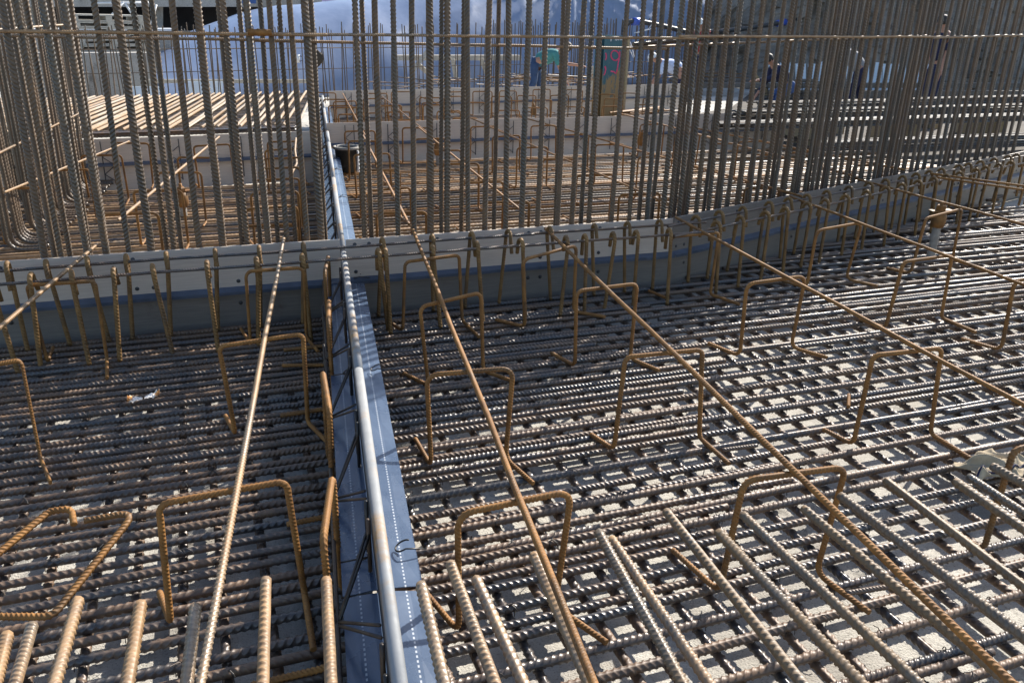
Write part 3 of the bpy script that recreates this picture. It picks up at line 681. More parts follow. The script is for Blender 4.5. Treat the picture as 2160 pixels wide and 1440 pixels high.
for i, tp in enumerate(tips):
    z = .452; side = 'left' if tp[0] < 800 else 'right'
    k = [t_ for t_ in tips if (t_[0] < 800) == (tp[0] < 800)]; n = k.index(tp); n = len(k) - 1 - n if side == 'left' else n
    num = (ordn + ['eleventh', 'twelfth', 'thirteenth', 'fourteenth', 'fifteenth'])[n]
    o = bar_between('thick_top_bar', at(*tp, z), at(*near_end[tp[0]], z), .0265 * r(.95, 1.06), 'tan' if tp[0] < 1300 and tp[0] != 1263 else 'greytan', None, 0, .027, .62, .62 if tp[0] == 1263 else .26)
    tag(o, f'thick ribbed foreground bar, {num} to the {side} of the joint sheet', 'rebar', 'thick foreground bars')
# lying stirrup bottom left
pts = [at(-130, 1300, .16), at(110, 1300, .16), at(288, 1078, .26), at(178, 1098, .25)]
tag(link('bent_stirrup', rebar('bent_stirrup', fillet(pts, .035, 7), .021, 'rust', .021 * .62)), 'rusty bent stirrup bar lying loose at the lower left', 'rebar')
pts = [at(-120, 1262, .2), at(104, 1078, .26), at(150, 1072, .262), at(156, 1106, .24)]
tag(link('bent_stirrup', rebar('bent_stirrup', fillet(pts, .03, 7), .021, 'rust', .021 * .62)), 'rusty hooked bar end facing the loose stirrup at the lower left', 'rebar')

for k, (px, py, a, L, lab) in enumerate(((1560, 944, .3, .16, 'short dark offcut bar lying on the mat under the second rod'), (1852, 1240, .25, .22, 'short dark offcut bar among the thick foreground bars'), (1330, 1205, 1.9, .12, 'tiny rusty offcut lying between the thick foreground bars'), (640, 770, .1, .2, 'short rusty offcut lying on the left mat beside the joint'), (1790, 845, 1.2, .14, 'small rusty offcut lying on the right mat near the tall chair'))):
    c = at(px, py, .107); d_ = np.array([math.cos(a), math.sin(a), 0]) * L / 2
    tag(link('rebar_offcut', rebar('rebar_offcut', [c - d_, c + d_], .017, 'rust' if k > 1 else 'dark')), lab, 'rebar offcut', 'rebar offcuts')
# ------------------------------------------------------------------ anchors, bucket, litter
def anchor(p, h, label):
    t = thing('anchor_bolt', (p[0], p[1], .1), label, 'anchor', 'anchor bolts'); p = np.array([p[0], p[1], 0])
    prof = []; z = .1; i = 0
    while z < h - .18: prof += [(.030 if i % 2 else .026, z)]; z += .008; i += 1
    MB().lathe(prof, 16, p).build('corrugated_tube', 'pvc', t, True)
    cp = MB().lathe([(.022, h - .19), (.04, h - .185), (.048, h - .16), (.05, h - .10), (.044, h - .09), (.040, h - .07), (.0001, h - .07)], 16, p).build('coupler', 'rust', t, True)
    mb = MB(); a = r(0, 1); mb.box(p + Z * (h - .065), [.075 * math.cos(a), .075 * math.sin(a), .004], [-.03 * math.sin(a), .03 * math.cos(a), 0], Z * .005); sub(mb.build('wing_plate', 'rust', t), cp, t)
    MB().lathe([(.036, h - .06), (.036, h - .035), (.028, h - .025), (.0001, h - .025)], 6, p).build('nut', 'rust', t); sub(COL.objects[-1], cp, t)
    MB().lathe([(.014, h - .03), (.014, h), (.0001, h)], 10, p).build('threaded_rod', 'rust', t, True)
anchor(at(388, 455, .1), .36, 'rusty anchor bolt on a white corrugated tube in the left bay behind the bars')
anchor(at(1350, 330, .1), .42, 'rusty anchor bolt behind the bars below the teal column')
anchor(at(925, 345, .1), .38, 'rusty anchor bolt in the second bay near the pale stop end wall')
anchor(at(1125, 250, .1), .34, 'small distant anchor bolt in the farthest bay')
anchor(at(1962, 545, .1), .52, 'rusty anchor bolt on a white corrugated tube near the right edge')
bp = at(733, 362, .1); b = thing('bucket', (bp[0], bp[1], .1), 'black plastic bucket with dusty pale rim beside the far joint', 'bucket')
bb_ = MB().lathe([(.0001, .105), (.10, .105), (.122, .335), (.132, .335), (.132, .36), (.118, .36), (.098, .12), (.0001, .118)], 28, np.array([bp[0], bp[1], 0])).build('bucket_body', 'black', b, True)
MB().lathe([(.133, .338), (.137, .340), (.137, .364), (.116, .364), (.116, .340)], 28, np.array([bp[0], bp[1], 0])).build('rim', 'pvc', b, True); sub(COL.objects[-1], bb_, b)
MB().tube([np.array([bp[0] + .135 * math.cos(a), bp[1] - .02 + .135 * math.sin(a) * .35 - .09, .34 - .16 * abs(math.sin(a))]) for a in np.linspace(math.pi, 2 * math.pi, 14)], .003, 6).build('handle', 'post', b, True)
MB().box(np.array([bp[0] + .128, bp[1] - .05, .22]), [.008, 0, 0], [0, .02, 0], [0, 0, .11]).build('dried_concrete_streak', 'white', b)
# wrapper: crumpled foil
c = at(303, 842, .112); t = thing('crumpled_wrapper', c, 'crumpled white and orange wrapper lying on the left mat', 'litter')
for q, (du, sg_, m) in enumerate(((-.004, -1, 'paper'), (.004, 1, 'paper'), (-.045, -1, 'orange'), (.047, 1, 'orange'))):
    mb = MB(); n, w_ = 8, (.050 if q < 2 else .016)
    for i in range(n):
        e = i / (n - 1)
        for j in range(7):
            f_ = j / 6 - .5; wd_ = (.018 + .05 * e) if q < 2 else .045
            mb.v.append(c + U * (du + sg_ * e * w_) + V * (f_ * wd_ + .012 * sg_ * e) + Z * (.004 + .020 * abs(f_) * e * (1 + .4 * math.sin(j * 2 + i)) + .006 * math.sin(i * 2.2 + j) * e + .003 * q))
    mb.f += [(i * 7 + j, (i + 1) * 7 + j, (i + 1) * 7 + j + 1, i * 7 + j + 1) for i in range(n - 1) for j in range(6)]
    o = mb.build('foil', m, t); o.modifiers.new('thick', 'SOLIDIFY').thickness = .001
# cloth glove at right
c = at(2098, 985, .115); ct = thing('crumpled_cloth', c, 'crumpled tan cloth with dark hem lying on the mat at the right edge', 'cloth')
def cl(a, b2):
    e = max(0, 1 - (abs(a) * 2) ** 6) * max(0, 1 - (abs(b2) * 2) ** 6)
    s1 = a * 6.5 + 1.3 * math.sin(b2 * 5) + .5; s2 = b2 * 5.0 + 1.1 * math.sin(a * 7 + 1)
    rd = (1 - abs(math.sin(s1))) ** 1.6 * .030 + (1 - abs(math.sin(s2))) ** 2 * .022 + .006 * math.sin(a * 31 + b2 * 17)
    return c + U * (a * .27 + .02 * math.sin(b2 * 9 + 2)) + V * (b2 * .15 * (1 + .3 * math.sin(a * 8 + 1))) + Z * (.006 + e * (.008 + rd))
mb = MB(); n, k_ = 60, 40
for i in range(n):
    for j in range(k_): mb.v.append(cl(i / (n - 1) - .5, j / (k_ - 1) - .5))
mb.f += [(i * k_ + j, (i + 1) * k_ + j, (i + 1) * k_ + j + 1, i * k_ + j + 1) for i in range(n - 1) for j in range(k_ - 1)]
o = mb.build('cloth_body', 'cloth', ct, True); o.modifiers.new('thick', 'SOLIDIFY').thickness = .003
MB().tube([cl(i / 39 - .5, -.36 + .05 * math.sin(i * .3)) + Z * .002 for i in range(40)], .0045, 6).build('dark_hem', 'navy', ct, True)

# ------------------------------------------------------------------ teal steel column with pink number
pa, pb = at(1266, 246, .1), at(1309, 244, .1); cc = (pa + pb) / 2; x = (pb - pa); wd = np.linalg.norm(x); x /= wd; y = np.array([-x[1], x[0], 0])
t = thing('steel_column', (cc[0], cc[1], 0), 'teal steel column with pink sprayed figures and rust, standing behind the bars', 'column')
HC = 1.40; base = np.array([cc[0], cc[1], 0])
link('near_flange', MB().box([0, 0, HC / 2 + .02], [wd / 2, 0, 0], [0, .010, 0], [0, 0, HC / 2 - .02]).mesh('near_flange', 'column'), t, Matrix.Translation(Vector(base)) @ Matrix(((x[0], y[0], 0, 0), (x[1], y[1], 0, 0), (0, 0, 1, 0), (0, 0, 0, 1))))
for nm, off, sx_, sy_, m in (('web', .14, .008, .13, 'column'), ('far_flange', .28, wd / 2 - .02, .010, 'column')):
    MB().box(base + y * off + Z * (HC / 2 + .02), x * sx_, y * sy_, Z * (HC / 2 - .02)).build(nm, m, t)
MB().box(base + x * (wd / 2 + .028) - y * .02 + Z * (HC / 2 + .02), x * .022, y * .03, Z * (HC / 2 - .04)).build('sunlit_edge_strip', 'timber2', t)  # added strip, its tan colour stands for the column's sunlit right edge
def stroke(pts, m, rad=.011): # sprayed line on the flange face, in metres from the column centre
    P = [base + x * p[0] - y * .0125 + Z * p[1] for p in pts]; mb = MB()
    for A_, B_ in zip(P, P[1:]):
        d_ = (B_ - A_); L = np.linalg.norm(d_)
        if L < 1e-6: continue
        d_ /= L; nn = np.cross(d_, y); mb.box((A_ + B_) / 2, d_ * (L / 2 + rad * .6), nn * rad, y * .0012)
    return mb
loop = [(.0 + .085 * math.cos(a) - .015 * math.sin(a), 1.085 + .078 * math.sin(a)) for a in np.linspace(-.5, 2 * math.pi - .6, 20)]
stroke([(.095, 1.15), (.10, 1.12), (.095, 1.04), (.08, .96), (.07, .88), (.055, .815), (.04, .80), (.0, .825), (-.06, .835)], 'pink').build('sprayed_figure', 'pink', t)
stroke(loop, 'pink').build('sprayed_figure', 'pink', t)
stroke([(-.20, 1.12), (-.185, 1.1), (-.18, 1.04), (-.195, 1.02)], 'pink').build('sprayed_figure', 'pink', t)
stroke([(-.20, .90), (-.185, .91), (-.175, .86), (-.19, .80), (-.205, .78)], 'pink').build('sprayed_figure', 'pink', t)
for q in ([(-.115, 1.335), (-.105, 1.36), (-.095, 1.335), (-.105, 1.31), (-.115, 1.335)], [(-.02, 1.33), (.0, 1.345), (.02, 1.33), (.0, 1.32)], [(.03, 1.335), (.05, 1.345), (.06, 1.325)], [(.08, 1.34), (.085, 1.35), (.1, 1.33), (.12, 1.345), (.13, 1.33)]):
    stroke(q, 'white', .006).build('chalk_mark', 'white', t)

# ------------------------------------------------------------------ bar deck at the left and stacked bars
dk = thing('top_mat_deck', np.array([-3.6, 9.9, 0]), 'finished deck of closely laid sunlit tan bars behind the bars on the left', 'rebar mat')
A0, A1 = np.array([-6.0, 6.95]), np.array([-2.30, 8.80]); B0, B1 = np.array([-6.6, 10.3]), np.array([-3.05, 12.6])
n = 46
for k in range(n):
    s = (k + r(-.15, .15)) / (n - 1); a = A0 + (A1 - A0) * s; b = B0 + (B1 - B0) * s
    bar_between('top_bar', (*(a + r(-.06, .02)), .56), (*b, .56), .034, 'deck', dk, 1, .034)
for k in range(40):
    s = (k + .5) / 40; a = A0 + (B0 - A0) * s; b = A1 + (B1 - A1) * s
    bar_between('cross_bar', (*a, .53), (*b, .53), .026, 'brown', dk, 1, .026)
for k, z in ((0, .55), (1, .525), (2, .55)): bar_between('edge_bar', (*(A0 - np.array([0, .10 + .05 * k])), z), (*(A1 - np.array([-.02, .10 + .05 * k])), z), .034, 'dark', dk, 1, .034)
def bundle(a, b, n, label, z0=.3, m='stack', d=.03, rows=3):
    a = np.array(a); b = np.array(b); x = (b - a) / np.linalg.norm(b - a); y = np.array([-x[1], x[0]])
    t = thing('rebar_bundle', (*((a + b) / 2), z0), label, 'rebar bundle', 'stacked rebar bundles')
    for k in range(n):
        rw = k % rows; o_ = (k // rows) * d * 1.25 + rw * .012; s0, s1 = r(-.3, .3), r(-.3, .3); tw_ = r(-.05, .05)
        bar_between('stacked_bar', (*(a + x * s0 + y * (o_ + tw_)), z0 + rw * d * .98 + .015), (*(b + x * s1 + y * (o_ - tw_)), z0 + rw * d * .98 + .015), d, m, t, 1, .03)
def lvl(px, py, z): return at(px, py, z)[:2]
bundle(lvl(1560, 262, .5), lvl(2300, 240, .5), 24, 'front bundle of grey stacked bars behind the dense right hand bars', .42)
bundle(lvl(1600, 240, .55), lvl(2300, 222, .55), 30, 'middle bundle of grey stacked bars behind the dense right hand bars', .46, rows=4)
bundle(lvl(1640, 220, .6), lvl(2300, 205, .6), 30, 'rear bundle of grey stacked bars behind the dense right hand bars', .50, rows=4)
bundle(lvl(1315, 236, .2), lvl(1400, 226, .2), 10, 'small rusty bundle of bars on the ground right of the teal column', .12, 'rust', .03, 3)
bundle(lvl(1500, 250, .3), lvl(1720, 243, .3), 16, 'short dark bundle of bars right of the teal column', .14, 'stack', .03, 4)
bundle(lvl(1760, 285, .4), lvl(2300, 268, .4), 24, 'lowest bundle of dark stacked bars close behind the dense right hand bars', .2, 'stack', .03, 4)
bundle(lvl(1900, 205, .7), lvl(2300, 196, .7), 24, 'highest far bundle of dark stacked bars behind the dense right hand bars', .55, 'stack', .03, 4)
for k, (px, py) in enumerate(((1700, 262), (1900, 262), (2080, 250), (1750, 240), (1950, 232))):
    p = at(px, py, .3); mb = MB(); mb.box([p[0], p[1] + .2, .2], U * .05, V * .45, Z * .2)
    tag(mb.build('timber_sleeper', 'timber2'), f'{ordn[k]} short timber sleeper under the stacked bars at the right', 'timber', 'sleepers under stacked bars')

# ------------------------------------------------------------------ back row of starter bars, tarpaulin, backdrop
SP, SD = np.array([-7.0, 13.4]), np.array([11.9, 8.7]); SD = SD / np.linalg.norm(SD); SN = np.array([-SD[1], SD[0]])
st = thing('starter_bar_row', (0, 18.4, 0), 'long far row of thin brown starter bars standing before the blue tarpaulin', 'rebar row')
k = -3.2
while k < 15.6:
    p = SP + SD * k + SN * r(-.05, .05); lx = r(-.05, .05); h = 1.28 + .028 * max(0, k) + r(-.07, .07)
    bar_between('starter_bar', (*p, .05), (p[0] + lx, p[1] + r(-.04, .04), h), .021, 'brown', st, 1, .021)
    if k < 14 and random.random() < .45:
        q = p + SN * .35; bar_between('starter_bar', (*q, .05), (q[0] + r(-.06, .06), q[1], h + r(-.1, .06)), .021, 'brown', st, 1, .021)
    k += r(.085, .125)
for z in (.98, .62): bar_between('tie_bar', (*(SP + SD * -3.2), z), (*(SP + SD * 15.4), z + .12), .016, 'brown', st, 1, .021)
# low dark tangle of starter cage bars at the foot
lt = thing('low_rebar_cage', (*(SP + SD * 9 - SN * .5), 0), 'low dark tangle of bars lying at the foot of the far starter bars', 'rebar cage')
for k in range(44):
    s = r(4.6, 14); p = SP + SD * s + SN * r(-.9, .2); q = p + SD * r(.8, 2.2) + SN * r(-.15, .15)
    bar_between('lying_bar', (*p, r(.28, .55)), (*q, r(.28, .55)), .022, 'dark' if random.random() < .7 else 'rust', lt, 1, .021)
# tarpaulin: crest line surveyed from the photo
TP = SP + SN * 3.3
crest = [(290, 128), (340, 108), (410, 80), (480, 50), (550, 28), (620, 12), (700, 5), (790, -2), (900, -25), (1050, -70), (1180, -110), (1320, -120), (1450, -100), (1560, -70)]
cpts = [onray(px, py, TP, SD) for px, py in crest]
ks = [float((p[:2] - TP) @ SD) for p in cpts]; hs = [p[2] for p in cpts]
nu, nv_ = 230, 64; mb = MB(); k0, k1 = ks[0], ks[-1]; fan = ks[10]
for i in range(nu):
    k = k0 + (k1 - k0) * i / (nu - 1); h = max(.15, float(np.interp(k, ks, hs)))
    for j in range(nv_):
        q = j / (nv_ - 1)
        if q < .8: e = q / .8; off = -1.7 + 2.4 * e ** 1.4; z = h * math.sin(e * math.pi / 2) ** .9
        else: e = (q - .8) / .2; off = .7 + 2.5 * e; z = h - .5 * e * e
        dk_ = (k - fan); an = math.atan2(dk_, max(.15, 2.6 - z))
        f1 = .10 * (abs(math.sin(an * 17 + 1.2 * math.sin(an * 9))) ** .6 - .5) * min(1, abs(z) / 1.2) * math.exp(-abs(dk_) / 3.4)
        f2 = .03 * math.sin(k * 1.6 + z * 1.2 + 1.5 * math.sin(k * .9)) + .05 * (abs(math.sin(k * 2.3 - z * 2.6 + .6 * math.sin(z * 3))) ** .5 - .6)
        p = TP + SD * k + SN * (off + f1 + f2)
        mb.v.append(np.array([p[0], p[1], z + .02 * math.sin(k * 3.1) * q]))
mb.f += [(i * nv_ + j, (i + 1) * nv_ + j, (i + 1) * nv_ + j + 1, i * nv_ + j + 1) for i in range(nu - 1) for j in range(nv_ - 1)]
o = mb.build('tarpaulin', 'tarp', None, True); tag(o, 'large blue grey plastic tarpaulin draped over a mound in the background', 'tarpaulin')
o.modifiers.new('thick', 'SOLIDIFY').thickness = .01
# pale slabs added for the lit tarp foot, brightness put into their colour
RP, RD = np.array([4.9, 22.6]), np.array([.95, -.312]); RN = np.array([.312, .95])
def slab(name, pxa, pxb, ya, yb, off, m, label, cat, thick=.03, group=None, parent=None, right=False):
    """upright board between two pixel columns and heights ya (top), yb (bottom) on a line parallel to the starter row"""
    N_, D_ = (RN, RD) if right else (SN, SD); P = (RP if right else SP) + N_ * off; q = [onray(pxa, yb, P, D_), onray(pxb, yb, P, D_), onray(pxb, ya, P, D_), onray(pxa, ya, P, D_)]
    nn = np.array([*N_, 0]) * thick
    o = MB().hexa([q[0], q[1], q[1] + nn, q[0] + nn, q[3], q[2], q[2] + nn, q[3] + nn]).build(name, m, parent)
    return tag(o, label, cat, group) if label else o
slab('lit_tarp_foot', 275, 345, 183, 206, .6, 'pale', 'pale blue strip for the lit tarpaulin foot low behind the starter bars on the left', 'sheet')
slab('lit_tarp_foot', 395, 470, 172, 200, .7, 'pale', 'pale blue strip for the lit tarpaulin foot low behind the starter bars, left of the rail', 'sheet')
slab('timber_board', 310, 660, 168, 176, .75, 'timber', 'long pale timber board along the foot of the tarpaulin', 'board', .05)
slab('timber_plank', 840, 1100, 117, 128, .9, 'timber', 'horizontal timber plank in front of the tarpaulin behind the bent worker', 'plank', .2)
for k, (a, b) in enumerate((((870, 150), (905, 105)), ((880, 135), (915, 165)), ((955, 125), (962, 165)), ((1015, 125), (1030, 165)), ((1248, 140), (1250, 180)))):
    P = SP + SN * .8; A_, B_ = onray(*a, P, SD), onray(*b, P, SD); d_ = (B_ - A_) / 2
    s_ = np.cross(d_, [0, 1, 0]); s_ = s_ / np.linalg.norm(s_)
    tag(MB().box((A_ + B_) / 2, d_, s_ * .045, [0, .03, 0]).build('timber_prop', 'timber'), f'pale timber prop before the tarpaulin, {ordn[k]} from the left', 'prop', 'timber props')
# left: low concrete wall, boards, pallets
slab('concrete_wall', 60, 330, 112, 212, .9, 'concrete', 'low grey concrete wall behind the starter bars at upper left', 'wall', .4)
slab('concrete_block', 132, 188, 152, 207, .75, 'concrete', 'pale concrete block standing before the low wall at upper left', 'block', .14)
slab('concrete_wall', 40, 372, 66, 116, 3.4, 'concrete', 'grey retaining wall with white coping at upper left', 'wall', .4)
slab('wall_coping', 40, 372, 61, 66, 3.38, 'white', 'thin white coping strip on the retaining wall', 'coping', .5)
pl = None
def pallet(cx, cy, off, label):
    P = SP + SN * off; c = onray(cx, cy, P, SD); x_ = np.array([*SD, 0]); y_ = np.array([*SN, 0])
    t = thing('timber_pallet', c, label, 'pallet', 'stacked timber pallets')
    for k in range(7): MB().box(c + y_ * (k * .14) + Z * .13, x_ * .60, y_ * .05, Z * .011).build('deck_board', 'timber', t)
    for k in (-1, 0, 1):
        MB().box(c + x_ * (k * .53) + y_ * .42 + Z * .07, x_ * .05, y_ * .48, Z * .048).build('bearer', 'timber', t)
    for k in (0, 3, 6): MB().box(c + y_ * (k * .14) + Z * .011, x_ * .60, y_ * .05, Z * .011).build('bottom_board', 'timber', t)
for i, (cy, dx) in enumerate(((134, 3), (122, -4), (110, 4), (98, 8), (86, 2), (74, -4), (62, -2), (50, -6))):
    pallet(236 + dx, cy, 1.5, f'grey timber pallet, {["lowest", "second lowest", "third lowest", "fourth lowest", "fourth highest", "third highest", "second highest", "highest"][i]} of the stack at upper left')
# building behind
bd = thing('concrete_building', (*(SP + SN * 9), 0), 'concrete building with deep dark open storey behind the pallets', 'building')
for nm, a, b, ya, yb, off, m, th in (('floor_slab', -250, 800, -60, 15, 8.5, 'concrete', 3.0), ('dark_opening', -250, 900, 10, 200, 10.4, 'interior_shade', .3), ('parapet', -250, 500, 66, 120, 8.4, 'concrete', .3)):  # dark_opening: a wall with the shade of the void in its colour
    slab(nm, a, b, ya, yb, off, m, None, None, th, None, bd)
for px in (60, 330, 640): slab('column', px, px + 14, 10, 120, 9.0, 'concrete', None, None, .4, None, bd)
for a, b in (((228, 40), (262, 5)), ((262, 5), (285, 40)), ((205, 7), (320, 6)), ((318, 52), (330, 10))):
    P = SP + SN * 7.8; MB().tube([onray(*a, P, SD), onray(*b, P, SD)], .025, 8).build('scaffold_tube', 'white', bd, True)
slab('foam_board', 690, 765, -12, 9, 4.4, 'pinkfoam', 'pale pink foam board lying on top of the tarpaulin', 'board', .3)
slab('blue_crate', 520, 540, -6, 8, 4.6, 'bluep', 'small blue crate on the tarpaulin near the building', 'crate', .3)
# right: rocky bank, pale panels, planks, tubes
mb = MB(); P = RP + RN * .6; q0 = -.6; nu, nv_ = 110, 44
for i in range(nu):
    for j in range(nv_):
        k = q0 + i / (nu - 1) * 22; e = j / (nv_ - 1); h = min(4.6, 2.2 + .9 * (k - q0) + .5 * math.sin(k * 1.3))
        nz = .25 * math.sin(k * 2.3 + e * 7) + .16 * math.sin(k * 5.1 - e * 13) + .09 * math.sin(k * 11 + e * 29) + r(-.07, .07)
        p = P + RD * k + RN * (e * 2.0 + nz); mb.v.append(np.array([p[0], p[1], h * e + nz * .35 - .05]))
mb.f += [(i * nv_ + j, (i + 1) * nv_ + j, (i + 1) * nv_ + j + 1, i * nv_ + j + 1) for i in range(nu - 1) for j in range(nv_ - 1)]
tag(mb.build('rocky_bank', 'rock'), kind='structure')
for k in range(13):
    a = 1622 + k * 27 + r(-4, 4); slab('pale_panel', a, a + r(17, 24), 134 + r(-4, 4), 190 + k * .9, -.5 + r(0, .15), 'pale', f'pale blue upright panel behind the right hand bars, {(ordn + ["eleventh", "twelfth", "thirteenth"])[k]} from the left', 'panel', .03, 'pale panels', None, True)
for k, (a, b, y0, y1) in enumerate(((1410, 1720, 168, 173), (1430, 2260, 176, 186), (1640, 2260, 192, 206))):
    slab('scaffold_plank', a, b, y0, y1, -1.2 - .8 * k, 'plank', f'grey scaffold plank behind the right hand bars, {["upper short", "middle long", "lower"][k]} one', 'plank', .25, 'scaffold planks', None, True)
for k, (a, b) in enumerate((((1590, 160), (1622, 205)), ((1625, 200), (1640, 235)))):
    P = SP - SN * 1.6; A_, B_ = onray(*a, P, SD), onray(*b, P, SD); d_ = (B_ - A_) / 2; s_ = np.cross(d_, [0, 1, 0]); s_ /= np.linalg.norm(s_)
    tag(MB().box((A_ + B_) / 2, d_, s_ * .07, [0, .02, 0]).build('timber_board', 'timber2'), f'tan timber board leaning behind the right hand bars, {"upper" if k == 0 else "lower"} piece', 'board')
# dark perforated basket panel behind
mesh_panel = thing('wire_basket', (*(RP + RD * 2 - RN * 2.6), .1), 'dark wire mesh basket behind the right hand bars', 'basket')
P = RP - RN * 2.9
for k in range(22): A_, B_ = onray(1612 + k * 8, 172, P, RD), onray(1612 + k * 8, 208, P, RD); MB().tube([A_, B_], .012, 5).build('upright_wire', 'wire', mesh_panel)
for y_ in (173, 185, 197, 208): MB().tube([onray(1610, y_, P, RD), onray(1782, y_, P, RD)], .012, 5).build('level_wire', 'wire', mesh_panel)

# ------------------------------------------------------------------ concrete hose / pipe in the background
hp = thing('delivery_pipe', (*(SP + SD * 10), .1), 'black delivery pipe with blue couplings arching before the tarpaulin', 'pipe')
P = SP - SN * .3
pp = [onray(px, py, P, SD) for px, py in ((1316, 92), (1316, 72), (1320, 52), (1332, 44), (1352, 46), (1400, 56), (1450, 68), (1520, 66), (1580, 60), (1650, 48), (1720, 30), (1800, 6), (1860, -12))]
MB().tube(fillet(pp, .6, 4), .055, 12).build('pipe', 'black', hp, True)
for a, b in (((1334, 46), (1350, 46)), ((1640, 50), (1656, 47))): MB().tube([onray(*a, P, SD), onray(*b, P, SD)], .085, 12).build('coupling', 'bluepl', hp, True)
for q in range(3):
    pts = [onray(px + q * 5, py, P - SN * .12, SD) for px, py in ((1338, 70), (1352, 66), (1368, 62), (1376, 50))] if q < 2 else [onray(px, py, P - SN * .12, SD) for px, py in ((1320, 78), (1326, 100), (1336, 122), (1338, 120), (1330, 90), (1322, 80))]
    MB().tube(fillet(pts, .2, 5), .008, 5).build('cord', 'white', hp, True)
# dark bundle and white cup hung on the starters
t = thing('work_glove_bundle', onray(663, 150, SP - SN * .1, SD), 'dark cloth bundle hanging on the starter bars left of the joint', 'cloth')
c = onray(663, 130, SP - SN * .08, SD); mb = MB(); nn_ = 14
for i in range(nn_):
    for j in range(12):
        e = i / (nn_ - 1); a = 2 * math.pi * j / 12; rr_ = .03 + .085 * math.sin(math.pi * (.12 + .8 * e)) * (1 + .25 * math.sin(3 * a + 7 * e))
        mb.v.append(c + np.array([rr_ * math.cos(a) + .05 * math.sin(e * 5), rr_ * .5 * math.sin(a), .19 - .38 * e + .02 * math.sin(2 * a + e * 9)]))
mb.f += [(i * 12 + j, i * 12 + (j + 1) % 12, (i + 1) * 12 + (j + 1) % 12, (i + 1) * 12 + j) for i in range(nn_ - 1) for j in range(12)] + [tuple(range(12)), tuple((nn_ - 1) * 12 + j for j in range(12))[::-1]]
mb.build('cloth', 'bootc', t, True)
c = onray(627, 133, SP - SN * .08, SD); t = thing('white_cup', c, 'small white mug shaped can hung among the starter bars', 'can')
MB().lathe([(.0001, 0), (.05, 0), (.055, .14), (.048, .14), (.045, .01), (.0001, .01)], 14, c).build('can_body', 'white', t, True)
MB().tube([c + np.array([.05, -.01, .12]), c + np.array([.10, -.01, .11]), c + np.array([.10, -.01, .04]), c + np.array([.05, -.01, .03])], .008, 6).build('can_handle', 'post', t, True)

